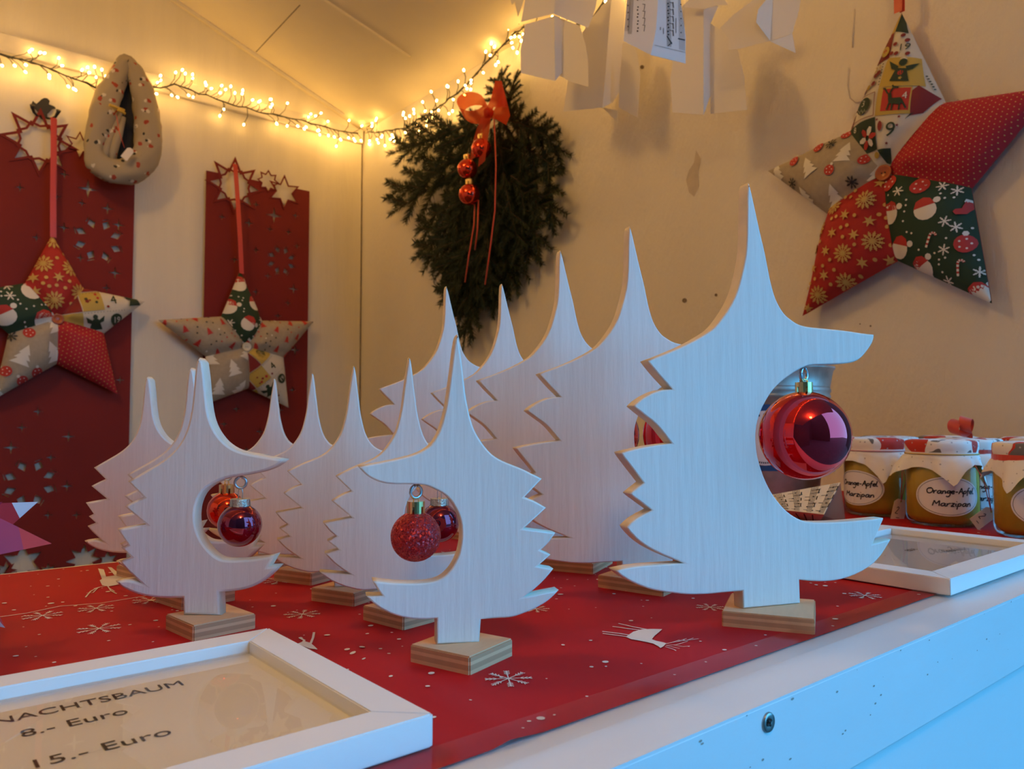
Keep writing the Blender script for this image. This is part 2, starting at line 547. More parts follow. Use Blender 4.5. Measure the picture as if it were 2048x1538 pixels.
# ================================================================== WOODEN TREES (outlines in millimetres on the board's own plane)
T_LARGE = [(-12.4,252.5),(-13.5,249.0),(-14.0,226.2),(-14.7,212.8),(-16.2,204.1),(-19.1,194.0),(-22.3,184.5),(-27.9,175.1),(-37.1,164.2),(-42.8,160.3),(-55.9,153.5),(-68.8,148.2),(-82.2,143.4),(-76.0,136.4),(-66.5,127.5),(-74.1,127.0),(-82.1,124.0),(-88.6,120.0),(-91.1,117.6),(-84.2,112.6),(-76.3,107.3),(-68.8,98.5),(-67.1,96.8),(-82.4,95.3),(-99.1,92.0),(-98.2,90.1),(-85.3,74.9),(-89.5,72.1),(-93.8,69.2),(-92.9,68.1),(-80.3,59.5),(-90.5,55.2),(-96.0,50.9),(-94.3,48.2),(-87.2,41.5),(-76.0,35.2),(-60.3,28.9),(-74.3,29.0),(-91.5,29.0),(-102.9,27.6),(-100.0,24.7),(-92.4,20.1),(-81.4,15.5),(-70.1,13.1),(-57.8,10.9),(-43.4,10.1),(-31.5,10.4),(-20.7,10.3),(-20.4,0.1),(20.2,0.2),(19.9,14.1),(26.1,12.8),(36.3,11.8),(46.6,11.6),(57.1,13.0),(67.7,16.0),(76.5,20.1),(83.1,25.2),(90.9,34.6),(76.2,32.4),(85.4,48.1),(68.6,47.6),(53.7,47.2),(37.1,47.4),(25.9,48.4),(19.9,50.1),(11.0,55.3),(2.3,64.2),(-3.4,73.2),(-7.1,82.2),(-9.4,90.3),(-10.2,100.0),(-9.2,107.6),(-6.6,114.5),(-2.6,121.1),(2.5,127.7),(9.4,133.4),(17.5,138.3),(26.3,142.5),(32.2,143.6),(45.3,144.2),(57.4,144.9),(64.1,146.1),(69.1,148.2),(74.2,152.8),(78.7,157.9),(80.4,161.6),(80.6,164.1),(73.3,164.4),(57.9,165.8),(39.8,166.5),(28.0,167.0),(22.2,168.2),(17.6,170.4),(11.5,174.2),(6.0,182.0),(3.0,190.6),(1.1,198.5),(-1.5,211.1),(-4.5,221.7),(-7.4,233.5),(-10.4,246.0)]
T_FRONT = [(-0.6,153.1),(-1.5,151.6),(-2.3,147.4),(-3.1,141.0),(-3.8,134.6),(-4.8,127.8),(-5.8,119.4),(-7.1,113.5),(-8.7,107.2),(-10.8,102.2),(-13.3,98.4),(-16.1,95.8),(-21.4,93.1),(-30.1,90.9),(-40.0,89.0),(-49.1,87.5),(-47.4,85.5),(-43.8,82.1),(-37.9,79.4),(-32.0,78.6),(-24.7,78.5),(-17.3,78.1),(-13.3,76.6),(-7.1,73.4),(-3.4,69.6),(-0.3,64.2),(1.2,59.4),(1.8,54.0),(1.3,48.0),(-0.2,42.0),(-3.6,36.1),(-7.7,32.3),(-12.4,30.5),(-19.7,30.1),(-29.7,30.7),(-36.9,31.7),(-41.8,32.6),(-39.8,28.5),(-37.2,25.2),(-44.8,25.5),(-42.7,22.8),(-38.1,19.0),(-31.5,15.4),(-24.3,13.3),(-17.0,12.4),(-10.6,12.5),(-10.6,-0.0),(10.8,-0.1),(11.6,10.9),(18.6,11.0),(27.0,10.8),(34.1,12.7),(41.2,15.3),(47.7,19.1),(52.0,23.3),(34.1,21.0),(39.1,24.3),(44.8,29.2),(49.2,34.2),(40.9,35.9),(47.7,41.4),(42.3,43.9),(46.3,47.0),(50.3,52.4),(33.4,55.0),(45.3,65.2),(39.1,69.0),(33.8,70.8),(43.1,80.0),(32.7,85.3),(24.9,88.2),(18.6,91.3),(14.3,95.2),(9.6,101.7),(7.0,107.2),(5.3,113.5),(3.5,122.0),(2.7,129.6),(1.8,136.8),(0.9,143.6),(0.0,149.1)]
T_SMALL = [(-4.3,145.7),(-6.2,143.2),(-7.1,133.2),(-8.0,118.7),(-10.3,105.4),(-15.2,95.4),(-23.0,87.6),(-35.3,80.4),(-44.8,74.9),(-35.5,66.1),(-41.7,63.3),(-46.4,60.7),(-34.1,50.9),(-42.5,49.5),(-50.4,48.0),(-44.0,39.3),(-47.9,37.4),(-42.3,32.5),(-48.6,30.0),(-44.2,24.8),(-36.2,18.1),(-42.9,19.9),(-50.8,18.7),(-47.4,15.5),(-38.3,11.2),(-25.9,9.1),(-11.3,9.3),(-10.8,0.0),(10.7,0.0),(9.9,12.9),(19.9,13.5),(29.9,16.1),(37.6,21.1),(43.9,27.9),(38.0,27.6),(41.8,34.1),(34.1,32.5),(24.1,31.3),(12.9,30.9),(7.3,32.8),(0.5,39.3),(-3.6,47.0),(-4.9,54.6),(-4.2,62.3),(-1.2,68.9),(4.3,73.4),(13.2,77.2),(23.3,78.4),(34.5,80.6),(42.3,83.9),(46.3,87.6),(34.4,89.4),(19.7,92.1),(11.8,96.5),(6.1,103.2),(2.5,110.9),(0.6,122.0),(-0.7,135.4),(-2.0,143.2)]
M_TREE = mat('whitewashed_plywood', (0.83, 0.765, 0.70), 0.62, var=0.045, scale=40, stretch=(4, .35, 1), bump=0.22, bscale=60)
M_EDGE = mat('cut_plywood_edge', (0.80, 0.69, 0.55), 0.7, var=0.12, scale=90)
def plymat():
    m = mat('raw_plywood', (0.76, 0.48, 0.27), 0.65, var=0.12, scale=60, stretch=(.4, 2.5, 1), bump=0.15)
    nt = m.node_tree
    b = nt.nodes['Principled BSDF']
    src = b.inputs['Base Color'].links[0].from_socket
    tc = nod(nt, 'ShaderNodeTexCoord')
    sx = nod(nt, 'ShaderNodeSeparateXYZ')
    nt.links.new(tc.outputs['Object'], sx.inputs[0])
    rp = nod(nt, 'ShaderNodeValToRGB')
    rp.color_ramp.interpolation = 'CONSTANT'
    els = rp.color_ramp.elements
    els[0].position = 0.0; els[0].color = (.95, .9, .85, 1)
    els[1].position = .30; els[1].color = (.70, .62, .56, 1)
    for p, c in ((.55, (1, .96, .92, 1)), (.72, (.72, .64, .58, 1)), (.93, (1, 1, 1, 1))):
        e = els.new(p); e.color = c
    mr = nod(nt, 'ShaderNodeMapRange')
    mr.inputs[2].default_value = .0096
    nt.links.new(sx.outputs[2], mr.inputs[0])
    nt.links.new(mr.outputs[0], rp.inputs[0])
    mx = nod(nt, 'ShaderNodeMix', data_type='RGBA', blend_type='MULTIPLY')
    mx.inputs[0].default_value = 1
    nt.links.new(src, mx.inputs[6])
    nt.links.new(rp.outputs[0], mx.inputs[7])
    nt.links.new(mx.outputs[2], b.inputs['Base Color'])
    return m
M_PLY = plymat()
M_GOLD = mat('gold_cap', (0.85, 0.60, 0.25), 0.25, metal=1.0)
M_SILV = mat('silver_cap', (0.62, 0.60, 0.50), 0.35, metal=1.0, bump=0.5, bscale=900)
M_WIRE = mat('bright_wire', (0.55, 0.56, 0.58), 0.3, metal=1.0)
M_BRED = mat('shiny_red_bauble', (0.78, 0.018, 0.035), 0.055, metal=0.92, coat=0.6)
M_BDARK = mat('dark_red_glass_bauble', (0.26, 0.010, 0.040), 0.06, metal=0.9, coat=0.8)
M_BORNG = mat('orange_red_bauble', (0.80, 0.055, 0.015), 0.08, metal=0.9, coat=0.5)
def glitter():
    m = mat('red_glitter', (0.42, 0.015, 0.02), 0.35, metal=0.55)
    nt = m.node_tree
    b = nt.nodes['Principled BSDF']
    tc = nod(nt, 'ShaderNodeTexCoord')
    vo = nod(nt, 'ShaderNodeTexVoronoi')
    vo.inputs['Scale'].default_value = 1500
    nt.links.new(tc.outputs['Object'], vo.inputs['Vector'])
    mx = nod(nt, 'ShaderNodeMix', data_type='RGBA')
    mx.inputs[6].default_value = (.18, .004, .006, 1)
    mx.inputs[7].default_value = (.75, .05, .06, 1)
    nt.links.new(vo.outputs['Color'], mx.inputs[0])
    nt.links.new(mx.outputs[2], b.inputs['Base Color'])
    # every flake leans its own way
    mp = nod(nt, 'ShaderNodeMix', data_type='VECTOR')
    mp.inputs[0].default_value = .38
    ge = nod(nt, 'ShaderNodeNewGeometry')
    su = nod(nt, 'ShaderNodeVectorMath', operation='MULTIPLY_ADD')
    su.inputs[1].default_value = (2, 2, 2)
    su.inputs[2].default_value = (-1, -1, -1)
    nt.links.new(vo.outputs['Color'], su.inputs[0])
    nt.links.new(ge.outputs['Normal'], mp.inputs[4])
    nt.links.new(su.outputs[0], mp.inputs[5])
    nm = nod(nt, 'ShaderNodeVectorMath', operation='NORMALIZE')
    nt.links.new(mp.outputs[1], nm.inputs[0])
    nt.links.new(nm.outputs[0], b.inputs['Normal'])
    return m
M_GLIT = glitter()
TH = 0.0095
TREE_CACHE = {}
def board_mesh(key, pts, bev):
    if key not in TREE_CACHE:
        o = smooth_outline([(a / 1000, b / 1000) for a, b in pts], 2, 33)
        me = curve_mesh([o], TH / 2 - bev, bev)
        me.materials.append(M_TREE)
        me.materials.append(M_EDGE)
        for p in me.polygons:
            p.material_index = 0 if abs(p.normal.z) > .8 else 1
        TREE_CACHE[key] = me
    return TREE_CACHE[key]
def ring_bm(bm, c, R, r, n=16, k=6, frm=0.0, to=2 * PI, axis='y'):
    pts = []
    for i in range(n + 1):
        a = frm + (to - frm) * i / n
        pts.append(Vector(c) + (Vector((math.cos(a) * R, 0, math.sin(a) * R)) if axis == 'y' else Vector((0, math.cos(a) * R, math.sin(a) * R))))
    tube(bm, pts, r, k)
def bauble(u_dir, top, R, style, label, group):
    """ball on a wire loop; top = the point of the screw eye it hangs from"""
    capr, caph, ball, capm = {'shiny': (.19, .27, M_BRED, M_GOLD), 'dark': (.45, .38, M_BDARK, M_SILV), 'orange': (.40, .50, M_BORNG, M_GOLD), 'glitter': (.36, .52, M_GLIT, M_GOLD), 'red': (.42, .45, M_BRED, M_GOLD)}[style]
    drop = R * {'shiny': .03, 'dark': .42, 'glitter': .10, 'orange': .2, 'red': .2}[style]
    zc = top.z - drop - caph * R * .9 - R
    t = thing('bauble', (top.x, top.y, zc), label, 'bauble', group, math.atan2(u_dir.y, u_dir.x))
    obj('ball', ico(R, 4), ball, t)
    capz = math.sqrt(max(0, 1 - capr ** 2)) * R
    n = 24
    bm = bmesh.new()
    r1, hgt = capr * R, caph * R
    lo = capz - .05 * R
    for k in range(n):
        a0, a1 = 2 * PI * k / n, 2 * PI * (k + 1) / n
        slot = style != 'dark' and k % 4 == 0
        zb = lo + (hgt * .62 if slot else 0)
        rr = [r1 * (1.06 if style == 'dark' and k % 3 == 0 else 1)] * 2
        q = [bm.verts.new((rr[0] * math.cos(a0), rr[0] * math.sin(a0), zb)), bm.verts.new((rr[1] * math.cos(a1), rr[1] * math.sin(a1), zb)),
             bm.verts.new((r1 * math.cos(a1), r1 * math.sin(a1), lo + hgt)), bm.verts.new((r1 * math.cos(a0), r1 * math.sin(a0), lo + hgt))]
        bm.faces.new(q)
    bmesh.ops.remove_doubles(bm, verts=bm.verts[:], dist=1e-6)
    bmesh.ops.create_circle(bm, cap_ends=True, radius=r1, segments=n, matrix=Matrix.Translation((0, 0, lo + hgt)))
    obj('cap', frombm('cap', bm), capm, t)
    bm = bmesh.new()
    zt = lo + hgt
    lr = max(R * .10, .0012)
    lz = max(.0015, top.z - zc - zt)
    tube(bm, [(lr, 0, zt - .001), (lr, 0, zt + lz * .6), (lr * .5, 0, zt + lz), (-lr * .5, 0, zt + lz), (-lr, 0, zt + lz * .6), (-lr, 0, zt - .001)], max(.0003, R * .022), 5)
    obj('wire_loop', frombm('wire_loop', bm), capm if style != 'dark' else M_WIRE, t)
    return t
def tree(kind, base, yaw, tip, blk, label, group, style=None, blabel=None, bgroup=None, R=None, wscale=1.0, fixed=False):
    """board on a plywood block; base = middle of the trunk's front foot, tip = pixel of its point"""
    pts, hook, key, bsz, Rb = {'large': (T_LARGE, (29.4, 143.0), 'L', .050, .0272), 'small': (T_SMALL, (19.2, 78.0), 'S', .036, .0122), 'front': (T_FRONT, (-20.6, 78.3), 'F', .0365, .0124),
                               'turned': ([(-a, b) for a, b in T_FRONT][::-1], (20.6, 78.3), 'M', .036, .0120)}[kind]
    B = Vector((base[0], base[1], TH))
    u = dirv(yaw)
    n = Vector((u.y, -u.x, 0))
    if fixed:
        s = 1.0
        sw = 1.0
    else:
        P = onplane(*tip, B, n)
        tt = max(pts, key=lambda q: q[1])
        s = (P.z - TH) / (tt[1] / 1000)
        sw = s * wscale
        B = B + u * ((P - B).dot(u) - tt[0] / 1000 * sw)
    t = thing('wooden_tree', (B.x, B.y, 0), label, 'tree ornament', group, math.radians(yaw))
    bd = obj('tree_board', board_mesh(key, pts, .0009 if kind != 'small' else .0016), None, t, loc=(0, TH / 2, TH), rot=(PI / 2, 0, 0))
    bd.scale = (sw, s, 1)
    bm = bmesh.new()
    bm_box(bm, (0, 0, TH / 2), (bsz, bsz, TH))
    bmesh.ops.bevel(bm, geom=bm.edges[:], offset=.0007, segments=2, affect='EDGES')
    obj('base_block', frombm('base_block', bm), M_PLY, t, loc=(blk[0] if len(blk) > 1 else 0, blk[1] if len(blk) > 1 else TH / 2, 0), rot=(0, 0, math.radians(blk[-1] - yaw)))
    big = kind == 'large'
    e = .0042 if big else .0031
    hx, hz = hook[0] / 1000 * sw, hook[1] / 1000 * s + TH
    bm = bmesh.new()
    ring_bm(bm, (0, 0, -e * 1.25), e, e * .27, 18, 6, PI / 2 + .25, 2.5 * PI - .2)
    tube(bm, [(0, 0, -e * .3), (0, 0, .004)], e * .27, 6)
    obj('screw_eye', frombm('screw_eye', bm), M_WIRE, t, loc=(hx, TH / 2, hz), rot=(0, 0, .45))
    if style:
        p = Vector((B.x, B.y, 0)) + u * hx - n * (TH / 2)
        bauble(u, Vector((p.x, p.y, hz - e * (1.9 if big else 2.1))), (R or Rb) * 1.0, style, blabel, bgroup)
    return t
GB, GS, GBB = 'large white wooden trees in the right row', 'small white wooden trees', 'baubles hanging in the wooden trees'
tree('large', (.4131, .2549), -20.5, (1497, 366), (.0005, .003, 28.3), 'large wooden tree in front by the counter edge with the big shiny red bauble', GB, 'shiny', 'big shiny red bauble in the large front wooden tree beside the jars', GBB, fixed=True)
tree('large', (.421, .366), -24, (1260, 452), (14.5,), 'large wooden tree directly behind the large front one', GB, 'shiny', 'shiny red bauble mostly hidden behind the large front tree', GBB)
tree('large', (.436, .448), -24, (1121, 500), (25,), 'large wooden tree, third from the front in the right row', GB, 'shiny', 'shiny red bauble glimpsed left of the large front tree trunk', GBB)
tree('large', (.448, .552), -26, (1004, 567), (20,), 'large wooden tree, second from the back, with a slim pointed tip', GB, 'shiny', 'shiny red bauble of the second rearmost large tree', GBB)
tree('large', (.457, .650), -22, (893, 572), (18,), 'rearmost large wooden tree below the fir swag', GB, 'shiny', 'shiny red bauble of the rearmost large tree', GBB)
tree('front', (.2262, .3127), -26.8, (915, 668), (.0025, .003, 16.8), 'small wooden tree in front with its crescent opening to the left and a glitter bauble', GS, 'glitter', 'red glitter bauble in the small front tree', GBB, fixed=True)
tree('turned', (.247, .393), -27, (818, 714), (10,), 'small wooden tree right behind the one with the glitter bauble', GS, 'dark', 'dark red glass bauble seen behind the glitter bauble', GBB)
tree('turned', (.254, .460), -25, (707, 731), (22,), 'small wooden tree, third in the middle row from the front', GS, 'red', 'red bauble half hidden left behind the glitter bauble', GBB)
tree('turned', (.259, .537), -27, (624, 745), (23,), 'small wooden tree, second from the back of the middle row', GS, 'red', 'red bauble of the second rearmost small middle tree', GBB)
tree('turned', (.263, .610), -27, (548, 757), (20,), 'rearmost small wooden tree of the middle row, in front of the red wall hanging', GS, 'orange', 'orange red bauble of the rearmost small middle tree', GBB)
tree('small', (.147, .449), -42, (398, 715), (.0035, .004, 6.4), 'small wooden tree at the front of the left group, dark bauble in its crescent', GS, 'dark', 'dark red glass bauble with silver cap in the front left small tree', GBB, fixed=True)
tree('small', (.163, .522), -38, (381, 735), (10,), 'small wooden tree hidden behind the front left one, only edges showing', GS, 'orange', 'orange red bauble behind the dark glass bauble on the left', GBB)
tree('small', (.168, .625), -40, (294, 753), (12,), 'rearmost leftmost small wooden tree with a warm lit face', GS, 'orange', 'orange red bauble of the rearmost left tree', GBB)

# ================================================================== PICTURE FRAMES ON THE COUNTER
M_FRAME = mat('white_frame_lacquer', (0.82, 0.81, 0.79), 0.45)
M_PAPER = mat('white_sign_paper', (0.84, 0.85, 0.87), 0.7, var=0.03, scale=20)
M_INK = mat('grey_black_ink', (0.035, 0.03, 0.035), 0.6)
M_PANE = glassmat('picture_glass', (.98, .98, .98), 0.015, gain=.8)
def frame(x0, x1, y0, y1, h, wd, glass_z, label):
    t = thing('picture_frame', (x0, y0, .002), label, 'picture frame', 'white picture frames lying on the counter')
    X, Y = x1 - x0, y1 - y0
    for A, B, a, b in (((0, 0), (X, 0), (wd, wd), (X - wd, wd)), ((X, 0), (X, Y), (X - wd, wd), (X - wd, Y - wd)), ((X, Y), (0, Y), (X - wd, Y - wd), (wd, Y - wd)), ((0, Y), (0, 0), (wd, Y - wd), (wd, wd))):
        bm = bmesh.new()
        q = [bm.verts.new((p[0], p[1], z)) for z in (0, h) for p in (A, B, b, a)]
        for f in ((0, 1, 2, 3), (4, 5, 6, 7), (0, 1, 5, 4), (1, 2, 6, 5), (2, 3, 7, 6), (3, 0, 4, 7)):
            bm.faces.new([q[i] for i in f])
        bmesh.ops.recalc_face_normals(bm, faces=bm.faces[:])
        bmesh.ops.bevel(bm, geom=bm.edges[:], offset=.0005, segments=2, affect='EDGES')
        obj('rail', frombm('rail', bm), M_FRAME, t)
    pp = obj('paper_sheet', pydata('paper_sheet', [(wd - .002, wd - .002, glass_z - .0012), (X - wd + .002, wd - .002, glass_z - .0012), (X - wd + .002, Y - wd + .002, glass_z - .0012), (wd - .002, Y - wd + .002, glass_z - .0012)], [(0, 1, 2, 3)]), M_PAPER, t)
    obj('glass_pane', pydata('glass_pane', [(wd, wd, glass_z), (X - wd, wd, glass_z), (X - wd, Y - wd, glass_z), (wd, Y - wd, glass_z)], [(0, 1, 2, 3)]), M_PANE, t)
    return t, pp, Vector((x0, y0, .002))
t, pp, o_ = frame(-.040, .1595, .2355, .3845, .0118, .0165, .0068, 'white picture frame with the printed price sign, lying at the lower left')
d = Decal()
def sign(tx, xa, xb, y, hgt):
    me = text_mesh(tx, 1.0)
    xs = [v.co.x for v in me.vertices]
    ys = [v.co.y for v in me.vertices]
    k = (xb - xa) / (max(xs) - min(xs))
    s = hgt / .72
    for p in me.polygons:
        d.poly([(xa + (me.vertices[i].co.x - min(xs)) * k - o_.x, y + me.vertices[i].co.y * s - o_.y) for i in p.vertices])
    bpy.data.meshes.remove(me)
sign('WEIHNACHTSBAUM', .0115, .1055, .3425, .0075)
sign('8.- Euro', .0447, .0795, .3235, .0078)
sign('15.- Euro', .0445, .0865, .2925, .0078)
d.build('printed_lettering', [M_INK], lambda x, y: (x, y, .0068 - .0010), pp)

# ------------------------------------------------------------------ handwriting: pen strokes on a unit grid (x height 1)
GLY = {'O': (1.45, [[(.9, 1.75), (.35, 1.7), (.02, 1.1), (.2, .2), (.7, 0), (1.2, .5), (1.25, 1.3), (.8, 1.8), (.5, 1.5)]]), 'r': (.7, [[(0, 1), (.08, 0)], [(.1, .6), (.35, 1), (.62, .95)]]), 'a': (1.0, [[(.66, .92), (.3, 1), (0, .5), (.16, .04), (.48, .12), (.68, .6)], [(.72, 1.02), (.70, .2), (.80, 0), (.98, .1)]]), 'n': (.8, [[(0, 1), (.05, 0)], [(.05, .6), (.35, 1), (.55, .8), (.62, 0)]]),
       'g': (.9, [[(.7, .9), (.3, 1), (0, .55), (.25, .15), (.65, .5), (.75, 1), (.7, -.6), (.35, -1), (0, -.7)]]), 'e': (.75, [[(.05, .5), (.6, .6), (.5, 1), (.15, .95), (0, .4), (.25, 0), (.65, .2)]]), '-': (.75, [[(.05, .6), (.55, .65)]]), 'A': (1.0, [[(0, 0), (.45, 1.9), (.85, 0)], [(.15, .7), (.75, .75)]]),
       'p': (.8, [[(.05, 1), (0, -1)], [(.02, .7), (.4, 1), (.65, .6), (.4, .1), (.05, .2)]]), 'f': (.55, [[(.55, 1.8), (.3, 1.9), (.15, 1.3), (.1, -.6)], [(-.1, .9), (.45, 1)]]), 'l': (.45, [[(.1, 1.9), (0, .3), (.2, 0), (.4, .15)]]), 'M': (1.3, [[(0, 0), (.15, 1.8), (.55, .7), (1.0, 1.8), (1.1, 0)]]),
       'z': (.75, [[(0, 1), (.55, 1), (0, 0), (.6, .05)]]), 'i': (.35, [[(0, 1), (.05, .1), (.2, 0)], [(.05, 1.5), (.1, 1.65)]]), '2': (.8, [[(0, 1.4), (.3, 1.8), (.6, 1.4), (0, 0), (.7, .05)]]), 's': (.7, [[(.55, .9), (.2, 1), (.1, .6), (.5, .4), (.4, .05), (0, .1)]]), ' ': (.6, [])}
def pen(d, tx, x, y, size, wd, m=0, width=None, slant=.12):
    tot = sum(GLY[c][0] for c in tx)
    kx = (width / tot) if width else size
    for c in tx:
        adv, ss = GLY[c]
        for s in ss:
            d.line([(x + (a + b * slant) * kx, y + b * size) for a, b in s], wd, m)
        x += adv * kx
# right frame: a card with a handwritten line and a little sprig
t, pp, o_ = frame(.5575, .7900, .2115, .3640, .0112, .0195, .0062, 'white picture frame lying in front of the jam jars')
d = Decal()
pen(d, 'ease', .128, .080, .0052, .0006)
d.line([(.150, .062), (.163, .058), (.176, .057)], .0005)
for k in range(6):
    d.line([(.150 + k * .005, .061 - k * .0007), (.154 + k * .005, .065 - k * .0007)], .0006)
    d.line([(.150 + k * .005, .061 - k * .0007), (.154 + k * .005, .056 - k * .0007)], .0006)
d.build('handwritten_lines', [M_INK], lambda x, y: (x, y, .0062 - .0010), pp)

# ================================================================== JAM JARS
M_JGLASS = glassmat('jar_glass', (.99, .99, .98), 0.03, gain=.6)
M_JAM = mat('orange_apple_jam', (0.66, 0.45, 0.045), 0.5, var=0.2, scale=40)
M_LABEL = mat('white_oval_label', (0.80, 0.79, 0.82), 0.6)
M_PEN = mat('black_pen', (0.012, 0.012, 0.02), 0.5)
M_TAG = mat('buff_price_tag', (0.72, 0.58, 0.44), 0.75)
M_REDR = mat('red_ribbon', (0.60, 0.045, 0.016), 0.4, sheen=.3)
M_YARN = mat('gold_yarn', (0.50, 0.36, 0.10), 0.8)
M_PINKY = mat('pink_yarn', (0.55, 0.25, 0.28), 0.8)
def napkin_mat():
    m = mat('printed_paper_napkin', (0.82, 0.80, 0.77), 0.8)
    nt = m.node_tree
    b = nt.nodes['Principled BSDF']
    tc = nod(nt, 'ShaderNodeTexCoord')
    sx = nod(nt, 'ShaderNodeSeparateXYZ')
    nt.links.new(tc.outputs['Object'], sx.inputs[0])
    up = nod(nt, 'ShaderNodeMath', operation='GREATER_THAN')
    up.inputs[1].default_value = .0815
    nt.links.new(sx.outputs[2], up.inputs[0])
    cur = None
    for scale, thr, col, seed in ((34, .60, (.52, .035, .02, 1), 3.1), (46, .635, (.16, .15, .15, 1), 9.7)):
        nz = nod(nt, 'ShaderNodeTexNoise')
        nz.inputs['Scale'].default_value = scale
        nz.inputs['Detail'].default_value = 1
        mp = nod(nt, 'ShaderNodeMapping')
        mp.inputs['Location'].default_value = (seed, seed * 2, seed)
        oi = nod(nt, 'ShaderNodeObjectInfo')
        ad = nod(nt, 'ShaderNodeVectorMath', operation='ADD')
        nt.links.new(tc.outputs['Object'], ad.inputs[0])
        nt.links.new(oi.outputs['Random'], ad.inputs[1])
        nt.links.new(ad.outputs[0], mp.inputs[0])
        nt.links.new(mp.outputs[0], nz.inputs['Vector'])
        gt = nod(nt, 'ShaderNodeMath', operation='GREATER_THAN')
        gt.inputs[1].default_value = thr
        nt.links.new(nz.outputs['Fac'], gt.inputs[0])
        mu = nod(nt, 'ShaderNodeMath', operation='MULTIPLY')
        nt.links.new(gt.outputs[0], mu.inputs[0])
        nt.links.new(up.outputs[0], mu.inputs[1])
        mx = nod(nt, 'ShaderNodeMix', data_type='RGBA')
        if cur is None:
            mx.inputs[6].default_value = (.82, .80, .77, 1)
        else:
            nt.links.new(cur, mx.inputs[6])
        mx.inputs[7].default_value = col
        nt.links.new(mu.outputs[0], mx.inputs[0])
        cur = mx.outputs[2]
    vo = nod(nt, 'ShaderNodeTexVoronoi')
    vo.inputs['Scale'].default_value = 150
    nt.links.new(tc.outputs['Object'], vo.inputs['Vector'])
    lt = nod(nt, 'ShaderNodeMath', operation='LESS_THAN')
    lt.inputs[1].default_value = .14
    nt.links.new(vo.outputs['Distance'], lt.inputs[0])
    mx = nod(nt, 'ShaderNodeMix', data_type='RGBA')
    nt.links.new(lt.outputs[0], mx.inputs[0])
    nt.links.new(cur, mx.inputs[6])
    mx.inputs[7].default_value = (.42, .40, .40, 1)
    nt.links.new(mx.outputs[2], b.inputs['Base Color'])
    return m
M_NAP = napkin_mat()
JR = .0375
ME_GLASS = lathe([(.0, .0), (JR - .006, .0), (JR - .0015, .003), (JR, .008), (JR, .066), (JR - .002, .071), (JR - .005, .075), (JR - .005, .083)], 48)
ME_JAM = lathe([(0, .003), (JR - .008, .003), (JR - .004, .007), (JR - .0012, .011), (JR - .0012, .064), (JR - .0045, .070), (0, .071)], 40)
def napkin_mesh(seed, corner, half=.067, rl=.0365, ztop=.0955, ztie=.080):
    rs = random.Random(seed)
    ph = [rs.uniform(0, 6.28) for _ in range(4)]
    n, m = 96, 22
    vs, fs = [(0, 0, ztop + .0004)], []
    for k in range(n):
        a = 2 * PI * k / n
        c = abs(math.cos(a - corner)), abs(math.sin(a - corner))
        L = half / max(c[0] * .70711 + c[1] * .70711, 1e-3) / 1.0
        L = min(L, half * 1.414)
        hang = max(.004, L - rl - (ztop - ztie)) if L > rl + .016 else .004
        wv = math.sin(11 * a + ph[0]) * .5 + math.sin(17 * a + ph[1]) * .5
        for j in range(1, m + 1):
            t = j / m
            if t < .4:
                r = rl * t / .4
                z = ztop + .0003 * math.sin(5 * a + ph[2]) * t
                if t > .36: z -= .0008
            elif t < .62:
                q = (t - .4) / .22
                r = rl + .0012 * math.sin(PI * q) + wv * .0006 * q - .0008 * q
                z = ztop - .0015 - (ztop - ztie - .0015) * q
            else:
                q = (t - .62) / .38
                flare = .55 + .22 * math.sin(3 * a + ph[3])
                r = rl - .0008 + hang * q * flare * (1 - .35 * q) + wv * .0022 * q + .001 * math.sin(PI * min(1, q * 3))
                z = ztie - hang * q * math.sqrt(max(.15, 1 - flare ** 2)) * 1.02 - .0005
            vs.append((r * math.cos(a), r * math.sin(a), z))
    for k in range(n):
        k2 = (k + 1) % n
        fs.append((0, 1 + k * m, 1 + k2 * m))
        for j in range(m - 1):
            fs.append((1 + k * m + j, 1 + k * m + j + 1, 1 + k2 * m + j + 1, 1 + k2 * m + j))
    return pydata('napkin_cover', vs, fs)
def cyl(r, zc):
    return lambda x, y: (r * math.cos(x / r), r * math.sin(x / r), zc + y)
